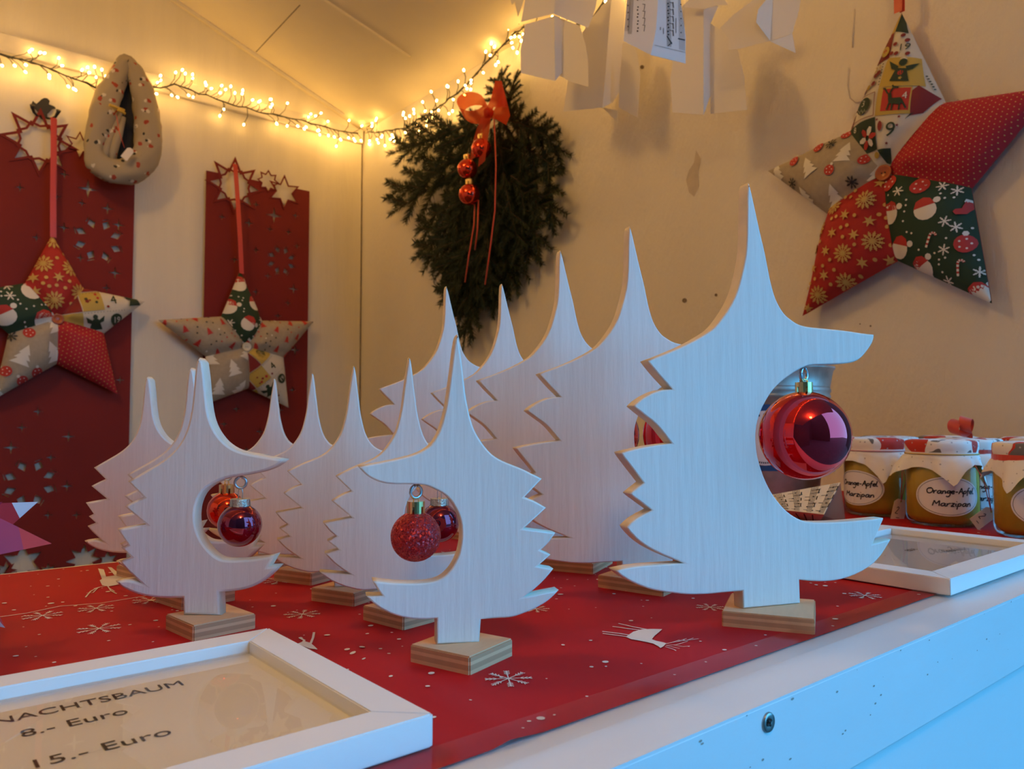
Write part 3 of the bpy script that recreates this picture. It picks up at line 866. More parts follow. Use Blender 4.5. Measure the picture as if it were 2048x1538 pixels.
def jar(x, y, face, corner, label, tie, seed, write=True, tagpx=None, curl=False):
    """face = direction the label looks (degrees), corner = direction of one napkin corner"""
    t = thing('jam_jar', (x, y, .0015), label, 'jam jar', 'jam jars at the end of the counter')
    obj('glass_jar', ME_GLASS, M_JGLASS, t)
    obj('jam', ME_JAM, M_JAM, t)
    lid = obj('lid', lathe([(0, .0945), (.034, .0945), (.0352, .093), (.0352, .080), (.034, .0795)], 32), M_YARN if False else M_GOLD, t)
    obj('napkin_cover', napkin_mesh(seed, math.radians(corner)), M_NAP, t, smooth=True)
    bm = bmesh.new()
    R_ = .0372
    if tie == 'ribbon':
        for k in range(48):
            a0, a1 = 2 * PI * k / 48, 2 * PI * (k + 1) / 48
            q = [bm.verts.new(((R_ + .0005) * math.cos(a), (R_ + .0005) * math.sin(a), z)) for a, z in ((a0, .0765), (a1, .0765), (a1, .0825), (a0, .0825))]
            bm.faces.new(q)
    else:
        tube(bm, [(R_ * math.cos(2 * PI * k / 40), R_ * math.sin(2 * PI * k / 40), .0795) for k in range(41)], .0008, 6, False)
    obj('tie_ribbon' if tie == 'ribbon' else 'tie_string', frombm('tie', bm), {'ribbon': M_REDR, 'gold': M_YARN, 'pink': M_PINKY}[tie], t)
    if write:
        d = Decal()
        for ring in range(0, 8):
            for k in range(48):
                a0, a1 = 2 * PI * k / 48, 2 * PI * (k + 1) / 48
                f0, f1 = ring / 8, (ring + 1) / 8
                d.poly([(.0345 * f0 * math.cos(a0), .0215 * f0 * math.sin(a0)), (.0345 * f1 * math.cos(a0), .0215 * f1 * math.sin(a0)), (.0345 * f1 * math.cos(a1), .0215 * f1 * math.sin(a1)), (.0345 * f0 * math.cos(a1), .0215 * f0 * math.sin(a1))])
        lb = d.build('oval_label', [M_LABEL], cyl(JR + .0003, .034), t)
        d = Decal()
        d.line([(.0325 * math.cos(2 * PI * k / 64), .0198 * math.sin(2 * PI * k / 64)) for k in range(65)], .0004)
        pen(d, 'Orange-Apfel', -.0225, .0030, .0034, .0013, 0, .0500)
        pen(d, 'Marzipan', -.0165, -.0105, .0033, .0013, 0, .0400)
        ink = d.build('handwriting', [M_PEN], cyl(JR + .0006, .034), lb)
        a = math.radians(face)
        lb.rotation_euler = (0, 0, a)
    if tagpx:
        px, py, sx, rot = tagpx
        P = onplane(px, py, Vector((x, y, 0)) - F0 * (JR + .006), F0)
        out = [(-.0075, -.013), (.0075, -.013), (.0075, .009), (.0040, .013), (-.0040, .013), (-.0075, .009)]
        hole = [(.0012 * math.cos(2 * PI * k / 10), .0105 + .0012 * math.sin(2 * PI * k / 10)) for k in range(10)]
        me = curve_mesh([out, hole], .0003)
        tg = obj('price_tag', me, M_TAG, t)
        Mx = Matrix((RT, Vector((0, 0, 1)), -F0)).transposed().to_4x4() @ Matrix.Rotation(rot, 4, 'Z')
        TM = Matrix.Translation(P - t.location) @ Mx @ Matrix.Diagonal((sx, sx, 1, 1))
        tg.matrix_local = TM
        d = Decal()
        pen(d, '2', -.004, -.004, .0045, .0008)
        d.line([(-.002, -.0085), (.002, -.0082)], .0007)
        d.build('price', [M_PEN], lambda a, b: (a, b, .0005), tg)
        bm = bmesh.new()
        top = TM @ Vector((0, .0105, 0))
        k = Vector((R_ * -F0.x * .9 + RT.x * .012, R_ * -F0.y * .9 + RT.y * .012, .079))
        tube(bm, [k, k.lerp(top, .5) + Vector((0, 0, .004)) - F0 * .006, top], .0005, 5)
        tube(bm, [k, k.lerp(top, .55) + Vector((.003, -.003, -.002)) - F0 * .005, top], .0005, 5)
        obj('tag_string', frombm('tag_string', bm), M_REDR, t)
    if curl:
        bm = bmesh.new()
        prev = None
        for k in range(41):
            q = k / 40
            a = q * 4.2 * PI * .8
            c = Vector((-.012 + .016 * math.cos(a) * (1 - q * .3), .006 * math.sin(a * .5), .106 + .010 * math.sin(a) + .006 * q))
            if k < 5: c = Vector((-.002, 0, .0965)).lerp(c, k / 5)
            w_ = Vector((0, .0065, .002))
            cur = (bm.verts.new(c - w_), bm.verts.new(c + w_))
            if prev: bm.faces.new((prev[0], prev[1], cur[1], cur[0])).smooth = True
            prev = cur
        obj('curled_ribbon', frombm('curled_ribbon', bm), M_REDR, t)
    return t
jar(.938, .362, 211, 205 + 10, 'jam jar with gold string tie in front, its oval label fully readable', 'gold', 1, tagpx=(1967, 1035, 1.0, -.95))
jar(.972, .452, 166, 215, 'jam jar left of the front one, label turned away, pink string tie', 'pink', 2, tagpx=(1798, 1021, 1.05, -.25))
jar(.912, .263, 215, 170, 'jam jar with a red ribbon tie at the right picture edge', 'ribbon', 3)
jar(1.027, .366, 225, 240, 'jam jar behind the readable jar with a red curled ribbon on its lid', 'ribbon', 4, curl=True)
jar(1.141, .431, 160, 200, 'rear jam jar half hidden behind the readable jar', 'pink', 5, False)
jar(1.060, .476, 150, 230, 'jam jar behind the one with the turned label', 'gold', 6, False)
jar(1.150, .335, 150, 190, 'rearmost jam jar behind the red ribbon jar at the right edge', 'pink', 8, False)

# ================================================================== ZINC BUCKET
M_ZINC = mat('galvanised_zinc', (0.50, 0.49, 0.45), 0.42, metal=0.6, col2=(.26, .25, .22), scale=30)
M_BLUE = mat('blue_paper_band', (0.012, 0.085, 0.25), 0.5)
BK = thing('zinc_bucket', (.946, .600, .0015), 'zinc bucket with a blue paper band behind the big red bauble', 'bucket')
prof = [(0, .002), (.071, .002), (.073, 0), (.0742, .004), (.0905, .145), (.0925, .147), (.0925, .150), (.091, .152), (.0930, .155), (.0930, .158), (.0915, .160), (.0960, .183), (.0985, .185), (.0985, .188), (.096, .188), (.0945, .183), (.072, .006), (0, .006)]
obj('bucket_body', lathe(prof, 64), M_ZINC, BK)
def cone_pt(a, z, off):
    r = .0742 + (z - .004) * (.0905 - .0742) / .141 + off
    return (r * math.cos(a), r * math.sin(a), z)
vs, fs = [], []
for k in range(65):
    for z in (.052, .137):
        vs.append(cone_pt(2 * PI * k / 64, z, .0006))
for k in range(64):
    fs.append((2 * k, 2 * k + 2, 2 * k + 3, 2 * k + 1))
band = obj('paper_band', pydata('paper_band', vs, fs), M_BLUE, BK, smooth=True)
def cone_map(face, off):
    return lambda x, y: cone_pt(math.radians(face) + x / .083, .094 + y, off)
FB = 217
d = Decal()
for ring in range(6):
    for k in range(40):
        a0, a1, f0, f1 = 2 * PI * k / 40, 2 * PI * (k + 1) / 40, ring / 6 * .035, (ring + 1) / 6 * .035
        d.poly([(f0 * math.cos(a0), f0 * math.sin(a0)), (f1 * math.cos(a0), f1 * math.sin(a0)), (f1 * math.cos(a1), f1 * math.sin(a1)), (f0 * math.cos(a1), f0 * math.sin(a1))])
em = d.build('round_label', [M_LABEL], cone_map(FB, .0010), BK)
d = Decal()
for k in range(30):
    a = -2.75 + k * .08
    d.line([(.0325 * math.cos(a), .0325 * math.sin(a)), (.0305 * math.cos(a), .0305 * math.sin(a))], .0014)
for k in range(9):
    a = 2.4 - k * .2
    d.line([(.0315 * math.cos(a), .0315 * math.sin(a)), (.0285 * math.cos(a), .0285 * math.sin(a))], .0018)
d.poly([(.000, .004), (.026, .004), (.026, .013), (.000, .013)], 1)
for k in range(5):
    d.line([(.002 + k * .005, -.004), (.004 + k * .005, -.0005)], .0012)
d.build('label_print', [M_PEN, mat('green_print', (.03, .22, .13), .6)], cone_map(FB, .0014), em)

# ================================================================== FOLDED MUSIC PAPER ON THE COUNTER
M_SHEET = mat('cream_music_paper', (0.74, 0.64, 0.47), 0.75)
M_NOTE = mat('note_ink', (0.02, 0.018, 0.018), 0.6)
def staff(d, x0, x1, y0, gap, seed, m=0, wd=.0003, bars=True):
    rs = random.Random(seed)
    for k in range(5):
        d.line([(x0, y0 + k * gap), (x1, y0 + k * gap)], wd, m)
    x = x0 + gap * 2
    while x < x1 - gap * 2:
        n = rs.choice((1, 1, 2, 3, 4))
        yy = y0 + gap * rs.uniform(-.5, 3.5)
        up = rs.choice((1, -1))
        for j in range(n):
            c = (x + j * gap * 1.5, yy + rs.uniform(-.5, .5) * gap)
            d.disc(c, gap * .5, m, 8, 1.3, .4)
            d.line([(c[0] + gap * .55 * up, c[1]), (c[0] + gap * .55 * up, yy + up * gap * 3.2)], wd * 1.4, m)
        if n > 1:
            d.line([(x + gap * .55 * up, yy + up * gap * 3.2), (x + (n - 1) * gap * 1.5 + gap * .55 * up, yy + up * gap * 3.2)], gap * .5, m)
        x += n * gap * 1.5 + gap * rs.uniform(1.2, 3)
        if bars and rs.random() < .35:
            d.line([(x - gap * .8, y0), (x - gap * .8, y0 + 4 * gap)], wd * 1.5, m)
def quad_map(q, off):
    n = (q[1] - q[0]).cross(q[3] - q[0]).normalized()
    if n.dot(CAM - q[0]) < 0: n = -n
    return lambda x, y: tuple((q[0] * (1 - x) * (1 - y) + q[1] * x * (1 - y) + q[2] * x * y + q[3] * (1 - x) * y) + n * off)
def sheet(name, q, m, parent, th=.0003):
    n = (q[1] - q[0]).cross(q[-1] - q[0]).normalized() * th / 2
    vs = [p + n for p in q] + [p - n for p in q]
    k = len(q)
    fs = [tuple(range(k)), tuple(range(2 * k - 1, k - 1, -1))] + [(i, k + i, k + (i + 1) % k, (i + 1) % k) for i in range(k)]
    return obj(name, pydata(name, [v - parent.location for v in vs], fs), m, parent)
b1, b2 = onz(1560, 1019, .020), onz(1648, 1029, .020)
t2 = onz(1681, 965, .050)
t1 = onplane(1535, 991, b2, (b1 - b2).cross(t2 - b2))
MP = thing('music_paper', (b2.x, b2.y, .0012), 'folded sheet of printed music below the big red bauble', 'paper')
top = sheet('top_fold', [b1, b2, t2, t1], M_SHEET, MP)
g2 = onz(1636, 1048, .0014)
g1 = onplane(1590, 1052, b2, (b1 - b2).cross(g2 - b2))
low = sheet('lower_fold', [b1, b2, g2, g1], M_SHEET, MP)
sheet('back_fold', [t1, t2, Vector((t2.x + .03, t2.y + .01, .0014)), Vector((t1.x + .03, t1.y + .02, .0014))], M_SHEET, MP)
d = Decal()
for k, x0 in enumerate((.10, .36, .62, .88)):
    for j in range(5):
        d.line([(x0 + j * .022, .02), (x0 + j * .022, .98)], .006)
    rs = random.Random(k)
    for j in range(7):
        yy = .08 + .13 * j
        d.disc((x0 + rs.uniform(-.03, .12), yy), .020, 0, 8, .9)
        d.line([(x0 + .0, yy), (x0 + rs.choice((-.08, .14)), yy + .01)], .014)
        if j % 2: d.line([(x0 + .12, yy), (x0 + .12, yy + .13)], .018)
mp_ = quad_map([v - MP.location for v in (b1, b2, t2, t1)], 0)
nn = (b2 - b1).cross(t1 - b1).normalized()
if nn.z < 0: nn = -nn
d.build('printed_staves', [M_NOTE], lambda x, y: tuple(Vector(mp_(x, y)) + nn * .0005), top)
d = Decal()
for k in range(4):
    d.line([(.15 + .2 * k, .1), (.2 + .2 * k, .9)], .03)
mq_ = quad_map([v - MP.location for v in (b1, b2, g2, g1)], 0)
n2 = (b2 - b1).cross(g1 - b1).normalized()
if n2.dot(CAM - b1) < 0: n2 = -n2
d.build('printed_staves', [M_NOTE], lambda x, y: tuple(Vector(mq_(x, y)) + n2 * .0005), low)

# ================================================================== FOLDED PAPER STAR (left edge)
M_PRED = mat('red_folding_paper', (0.55, 0.035, 0.045), 0.55)
M_PPINK = mat('magenta_folding_paper', (0.36, 0.03, 0.10), 0.55)
M_PWHITE = mat('white_folding_paper', (0.80, 0.80, 0.80), 0.6)
from mathutils import Quaternion
MR = Quaternion((1.255, .6827, -1.1523, -1.6721)).normalized().to_matrix()
SCN, SR = Vector((.0164, .4967, .0566 + .0015)), .0644
PHI = (1 + 5 ** .5) / 2
dod = [Vector((a, b, c)) for a in (-1, 1) for b in (-1, 1) for c in (-1, 1)]
ico_ = []
for a in (-1, 1):
    for b in (-1, 1):
        dod += [Vector((0, a / PHI, b * PHI)), Vector((a / PHI, b * PHI, 0)), Vector((a * PHI, 0, b / PHI))]
        ico_ += [Vector((0, a * PHI, b)), Vector((a * PHI, b, 0)), Vector((b, 0, a * PHI))]
PS = thing('paper_star', SCN, 'red and white folded paper star with many spikes at the left edge', 'paper star')
for i, v in enumerate(dod):
    v = v.normalized()
    nb = sorted(ico_, key=lambda q: -q.normalized().dot(v))[:3]
    nb = [q.normalized() * SR * .50 for q in nb]
    if (nb[1] - nb[0]).cross(nb[2] - nb[0]).dot(v) < 0: nb = [nb[0], nb[2], nb[1]]
    tip = v * SR
    bm = bmesh.new()
    for k in range(3):
        a, b = nb[k], nb[(k + 1) % 3]
        fm = .58
        pa, pb = a.lerp(tip, fm), b.lerp(tip, fm + .12)
        lo_ = bm.faces.new([bm.verts.new(MR @ p) for p in (a, b, pb, pa)])
        hi_ = bm.faces.new([bm.verts.new(MR @ p) for p in (pa, pb, tip)])
        lo_.material_index = (i + k) % 2
        hi_.material_index = 2 if k == (i % 3) else (i + k + 1) % 2
    bmesh.ops.remove_doubles(bm, verts=bm.verts[:], dist=1e-6)
    obj('spike', frombm('spike', bm), [M_PRED, M_PPINK, M_PWHITE], PS)

# ================================================================== RED FELT HANGINGS ON THE BACK WALL
M_FELT = mat('red_felt', (0.20, 0.005, 0.002), 0.75, var=0.18, scale=5, bump=0.15, bscale=300)
def star_pts(c, r, n, inner=.5, rot=PI / 2):
    return [Vector((c[0] + (r if k % 2 == 0 else r * inner) * math.cos(rot + PI * k / n), c[1] + (r if k % 2 == 0 else r * inner) * math.sin(rot + PI * k / n))) for k in range(2 * n)]
def clip_below(poly, z):
    """part of an outline under a level line, from its left crossing round to its right crossing"""
    out = []
    n = len(poly)
    for i in range(n):
        a, b = poly[i], poly[(i + 1) % n]
        if a.y < z: out.append(a)
        if (a.y < z) != (b.y < z):
            out.append(a.lerp(b, (z - a.y) / (b.y - a.y)))
    k = min(range(len(out)), key=lambda i: (out[i].y < z - 1e-6, out[i].x))
    out = out[k:] + out[:k]
    if len(out) > 2 and out[1].y > z - 1e-6: out = [out[0]] + out[:0:-1]
    return out
def runner(x0, x1, ztop, zbot, big, sparkles, rosettes, label, low=()):
    """big = list of (px, py, r, points) of the openwork stars on the top edge"""
    Y = YB - .012
    W = lambda px, py: (lambda p: (p.x, p.z))(onY(px, py, Y))
    t = thing('felt_hanging', (x0, Y, zbot), label, 'wall hanging', 'red felt hangings on the back wall')
    rel = lambda p: Vector((p[0] - x0, p[1] - zbot))
    holes, top = [], []
    zt = ztop - zbot
    for px, py, r, n, inn in sorted(big):
        c = rel(W(px, py))
        hole = star_pts(c, r * .86, n, inn)
        cut = clip_below(hole, zt)
        if c.y - r > zt or not cut: continue
        if max(p.y for p in hole) < zt:
            holes.append(hole)
        else:
            top.append(cut)
        ring = curve_mesh([star_pts(c, r, n, inn), star_pts(c, r * .82, n, inn)], .001)
        obj('star_outline', ring, M_FELT, t, loc=(0, -.0024, 0), rot=(PI / 2, 0, 0))
        if n == 8 and r > .04:
            ring = curve_mesh([star_pts(c, r * .62, n, .8, PI / 2 + PI / 8), star_pts(c, r * .54, n, .8, PI / 2 + PI / 8)], .001)
            obj('star_outline', ring, M_FELT, t, loc=(0, -.0028, 0), rot=(PI / 2, 0, 0))
    out = [Vector((0, 0)), Vector((x1 - x0, 0)), Vector((x1 - x0, zt))]
    for cut in sorted(top, key=lambda c: -c[0].x):
        out += list(reversed(cut))
    out += [Vector((0, zt))]
    for px, py, r in sparkles:
        holes.append(star_pts(rel(W(px, py)), r, 4, .22))
    for px, py, r, n in low:
        holes.append(star_pts(rel(W(px, py)), r, n, .5))
    for px, py, r in rosettes:
        c = rel(W(px, py))
        for k in range(8):
            a = PI / 8 + k * PI / 4
            dv, sv = Vector((math.cos(a), math.sin(a))), Vector((-math.sin(a), math.cos(a)))
            holes.append([c + dv * r * .55, c + dv * r * .8 + sv * r * .17, c + dv * r * 1.0, c + dv * r * .8 - sv * r * .17])
            # the fine cut around each point of the rosette
            holes.append([c + dv * r * 1.12 - sv * r * .02, c + dv * r * .93 + sv * r * .22, c + dv * r * .90 + sv * r * .19, c + dv * r * 1.06])
    obj('felt_panel', curve_mesh([out] + holes, .001), M_FELT, t, rot=(PI / 2, 0, 0))
    return t
zb = onY(45, 1170, YB).z
S_, M_, B_ = .0115, .017, .026
runner(onY(405, 600, YB).x, onY(613, 600, YB).x, onY(509, 363, YB).z, zb, [(469, 372, .088, 8, .55), (536, 363, .036, 8, .65), (568, 385, .056, 6, .5)],
       [(512, 409, S_), (444, 434, S_), (548, 431, B_), (498, 446, .015), (540, 458, S_), (577, 464, S_), (591, 431, S_), (512, 500, S_), (594, 492, S_), (469, 519, S_), (536, 552, S_), (512, 584, S_), (587, 578, M_), (576, 606, S_), (556, 632, S_), (473, 818, S_), (448, 848, S_), (520, 863, S_), (492, 900, S_), (590, 700, M_), (585, 780, S_), (560, 820, S_)],
       [(563, 521, .044)], 'narrow red felt hanging with cut-out stars, nearer the corner of the hut')
runner(onY(262, 600, YB).x - .335, onY(262, 600, YB).x, onY(131, 296, YB).z, zb, [(79, 285, .090, 8, .55), (159, 291, .038, 6, .5)],
       [(40, 375, S_), (129, 349, S_), (176, 378, B_), (113, 393, S_), (164, 406, S_), (215, 417, M_), (128, 455, .014), (237, 450, M_), (73, 475, S_), (161, 516, S_), (230, 546, M_), (213, 576, S_), (76, 823, S_), (44, 855, S_), (137, 873, .015), (22, 895, M_), (102, 915, S_), (134, 972, .015), (96, 1030, S_), (153, 1030, S_), (240, 760, S_)],
       [(197, 480, .058), (60, 966, .058)], 'wide red felt hanging with cut-out stars at the left picture edge', [(45, 1126, .046, 6), (96, 1144, .022, 8), (168, 1120, .042, 8), (215, 1122, .026, 6), (12, 1142, .024, 8)])
# ================================================================== PATCHWORK STARS
F_GOLD = mat('red_cotton_gold_flakes', (0.40, 0.016, 0.014), 0.75, bump=.1, bscale=500)
F_DOTS = mat('red_cotton_dots', (0.40, 0.010, 0.022), 0.75, bump=.1, bscale=500)
F_GREEN = mat('green_cotton', (0.016, 0.045, 0.022), 0.8, bump=.1, bscale=500)
F_BEIGE = mat('beige_linen', (0.40, 0.335, 0.25), 0.85, var=.12, scale=120, bump=.15, bscale=600)
F_CREAM = mat('cream_cotton', (0.62, 0.57, 0.47), 0.8)
P_GOLD = mat('gold_print', (0.58, 0.36, 0.10), 0.6)
P_WHITE = mat('white_print', (0.72, 0.69, 0.62), 0.7)
P_BLACK = mat('black_print', (0.03, 0.028, 0.025), 0.7)
P_RED = mat('red_print', (0.45, 0.03, 0.025), 0.7)
P_MUST = mat('mustard_print', (0.48, 0.34, 0.07), 0.7)
P_BORD = mat('maroon_print', (0.20, 0.012, 0.014), 0.7)
P_GREEN = mat('dark_green_print', (0.015, 0.035, 0.018), 0.7)
P_LEAF = mat('leaf_green_print', (0.16, 0.26, 0.05), 0.7)
PR = [P_WHITE, P_GOLD, P_BLACK, P_RED, P_MUST, P_BORD, P_GREEN, P_LEAF]
M_BUTTON = mat('brown_button', (0.40, 0.09, 0.02), 0.3)
M_BUTTONW = mat('cream_button', (0.68, 0.62, 0.48), 0.35)
def inside(p, poly):
    c = False
    n = len(poly)
    for i in range(n):
        a, b = poly[i], poly[i - 1]
        if (a[1] > p[1]) != (b[1] > p[1]) and p[0] < (b[0] - a[0]) * (p[1] - a[1]) / (b[1] - a[1]) + a[0]:
            c = not c
    return c
def cut_convex(poly, clip):
    """part of a polygon inside a convex one (both 2D, clip counter-clockwise)"""
    out = [Vector(p[:2]) for p in poly]
    n = len(clip)
    for i in range(n):
        a, b = Vector(clip[i]), Vector(clip[(i + 1) % n])
        e = b - a
        side = lambda p: e.x * (p.y - a.y) - e.y * (p.x - a.x)
        src, out = out, []
        for k in range(len(src)):
            p, q = src[k], src[(k + 1) % len(src)]
            sp, sq = side(p), side(q)
            if sp >= 0: out.append(p)
            if (sp >= 0) != (sq >= 0): out.append(p.lerp(q, sp / (sp - sq)))
        if len(out) < 3: return []
    return out
def cane(d, c, s, rot):
    R2 = Matrix.Rotation(rot, 2)
    path = [Vector((0, -s)), Vector((0, -.5 * s)), Vector((0, 0)), Vector((0, .45 * s))] + [Vector((.3 * s - .3 * s * math.cos(a), .45 * s + .3 * s * math.sin(a))) for a in (.8, 1.6, 2.4, 3.0)]
    path = [Vector(c) + R2 @ p for p in path]
    for i, (a, b) in enumerate(zip(path, path[1:])):
        d.line([a, a.lerp(b, .55)], s * .24, 0)
        d.line([a.lerp(b, .55), b], s * .24, 3)
def ball_p(d, c, r, rot=0.0):
    d.disc(c, r, 3, 14)
    dv = Vector((-math.sin(rot), math.cos(rot)))
    d.disc(Vector(c) + dv * r * 1.15, r * .3, 0, 6)
    for k in range(5):
        a = k * 1.256
        d.disc((c[0] + r * .55 * math.cos(a), c[1] + r * .55 * math.sin(a)), r * .12, 0, 5)
def fir_p(d, c, s, rot, m=0):
    R2 = Matrix.Rotation(rot, 2)
    for k, (w_, y) in enumerate(((.75, -.5), (.6, -.05), (.42, .4))):
        d.poly([Vector(c) + R2 @ Vector(p) * s for p in ((-w_, y - .25), (w_, y - .25), (0, y + .55))], m)
def sock(d, c, s, rot):
    R2 = Matrix.Rotation(rot, 2)
    P = lambda pts: [Vector(c) + R2 @ Vector(p) * s for p in pts]
    d.poly(P([(-.35, .7), (.35, .7), (.35, -.1), (.2, -.6), (-.35, -.5)]), 3)
    d.poly(P([(-.35, -.5), (.2, -.6), (-.6, -.85), (-.9, -.6), (-.8, -.3), (-.35, -.1)]), 3)
    d.poly(P([(-.45, .95), (.45, .95), (.45, .6), (-.45, .6)]), 0)
def cap_blob(d, c, s, rot):
    """white round puff with a red cap"""
    R2 = Matrix.Rotation(rot, 2)
    d.disc(c, s * .8, 0, 14, 1.05)
    d.poly([Vector(c) + R2 @ Vector(p) * s for p in ((-.8, .3), (.8, .3), (.55, .85), (.1, 1.05), (-.5, .85))], 3)
    d.disc(Vector(c) + R2 @ Vector((.95, .55)) * s, s * .26, 0, 8)
def twig_p(d, c, s, rot, m=7):
    R2 = Matrix.Rotation(rot, 2)
    d.line([Vector(c) + R2 @ Vector((0, -s)), Vector(c) + R2 @ Vector((0, s))], s * .09, m)
    for k in range(6):
        y = -s * .7 + k * s * .28
        for sg in (-1, 1):
            d.line([Vector(c) + R2 @ Vector((0, y)), Vector(c) + R2 @ Vector((sg * s * .42, y + s * .4))], s * .09, m)
def calendar_big(d, L):
    """the picture squares of the big star's top point; L turns a pixel of the photo crop into the panel plane"""
    Q = lambda pts: [L((1500 + a / 2.403, b / 2.403)) for a, b in pts]
    S = lambda pts: (L((1500 + pts[0] / 2.403, pts[1] / 2.403)))
    k = (S((740, 300)) - S((640, 300))).length / 100
    for pts, m in (([(735, 55), (714, 162), (772, 166)], 6), ([(733, 58), (716, 100), (690, 176), (712, 164)], 4), ([(690, 176), (710, 166), (700, 300), (618, 335), (640, 280)], 5), ([(700, 300), (836, 290), (872, 432), (664, 450), (690, 320)], 4),
                   ([(845, 432), (930, 480), (860, 560), (808, 580), (820, 460)], 5), ([(664, 452), (822, 440), (812, 572), (655, 588)], 4), ([(690, 460), (816, 446), (806, 556), (680, 566)], 3), ([(488, 640), (515, 625), (656, 592), (662, 742), (590, 756), (540, 720)], 6),
                   ([(662, 745), (722, 735), (712, 806), (690, 800)], 6), ([(790, 600), (812, 572), (830, 560), (800, 590)], 6), ([(480, 600), (520, 560), (512, 625), (488, 640)], 5), ([(560, 470), (600, 430), (588, 460), (566, 480)], 5)):
        d.poly(Q(pts), m)
    d.text('19', S((766, 242)), k * 48, 6, -.05)
    for c in ((725, 230), (755, 182), (735, 278), (785, 275), (712, 278), (775, 205)): d.disc(S(c), k * 10, 5, 7)
    d.disc(S((678, 268)), k * 26, 4, 12, .8)
    d.star(S((676, 265)), k * 13, 4, .6, 3)
    for i in range(5): d.disc(S((690 - i * 12, 190 + i * 26)), k * 5, 0, 5)
    # angel
    d.poly(Q([(745, 355), (790, 352), (805, 415), (718, 420)]), 6)
    d.disc(S((772, 322)), k * 17, 6, 10)
    d.poly(Q([(755, 345), (708, 318), (722, 358), (748, 368)]), 6)
    d.poly(Q([(785, 342), (838, 318), (815, 352), (792, 362)]), 6)
    d.line([S((758, 305)), S((772, 299)), S((788, 304))], k * 4, 0)
    d.disc(S((765, 376)), k * 12, 3, 8)
    d.star(S((766, 403)), k * 10, 5, .45, 4)
    d.text('23', S((648, 352)), k * 40, 4, .0)
    for c, m in (((640, 385), 5), ((655, 372), 5), ((632, 425), 5), ((604, 440), 4)): d.disc(S(c), k * 13, m, 6)
    for i in range(8): d.disc(S((676 - i * 1.5, 330 + i * 15)), k * 3.5, 6, 5)
    for i in range(6): d.disc(S((870 + i * 7, 380 + i * 12)), k * 4, 6, 5)
    # reindeer
    d.poly(Q([(718, 505), (775, 498), (790, 520), (770, 532), (722, 530)]), 6)
    d.poly(Q([(716, 480), (732, 478), (738, 510), (720, 515)]), 6)
    for ln in ([(724, 528), (712, 560)], [(738, 530), (734, 562)], [(772, 528), (768, 558)], [(785, 520), (798, 548)], [(716, 482), (700, 455), (692, 460)], [(726, 478), (742, 448), (765, 450)], [(742, 448), (735, 440)]):
        d.line([S(p) for p in ln], k * 7, 6)
    d.text('4', S((793, 487)), k * 44, 0, -.05)
    d.disc(S((588, 535)), k * 40, 6, 18)
    d.text('3', S((588, 522)), k * 44, 0, -.1)
    for i in range(6): d.line([S((560 + i * 10, 552 + (i % 2) * 8)), S((560 + i * 10, 562 + (i % 2) * 8))], k * 3, 0)
    d.line([S(p) for p in ((530, 500), (650, 470), (650, 585), (522, 612), (530, 500))], k * 3, 5)
    d.text('8', S((536, 643)), k * 36, 0, -.1)
    for a in range(6):
        p = S((612, 688))
        d.disc(p + Vector((math.cos(a * 1.05), math.sin(a * 1.05))) * k * 30, k * 22, 0 if a % 2 else 3, 6, .6, a * 1.05 + 1.57)
    d.text('9', S((730, 652)), k * 92, 6, -.2)
    d.disc(S((682, 636)), k * 24, 5, 10, .45)
    for c in ((668, 606), (760, 630), (712, 716), (770, 590)): d.star(S(c), k * 8, 5, .4, 5)
    d.disc(S((655, 768)), k * 14, 4, 8)
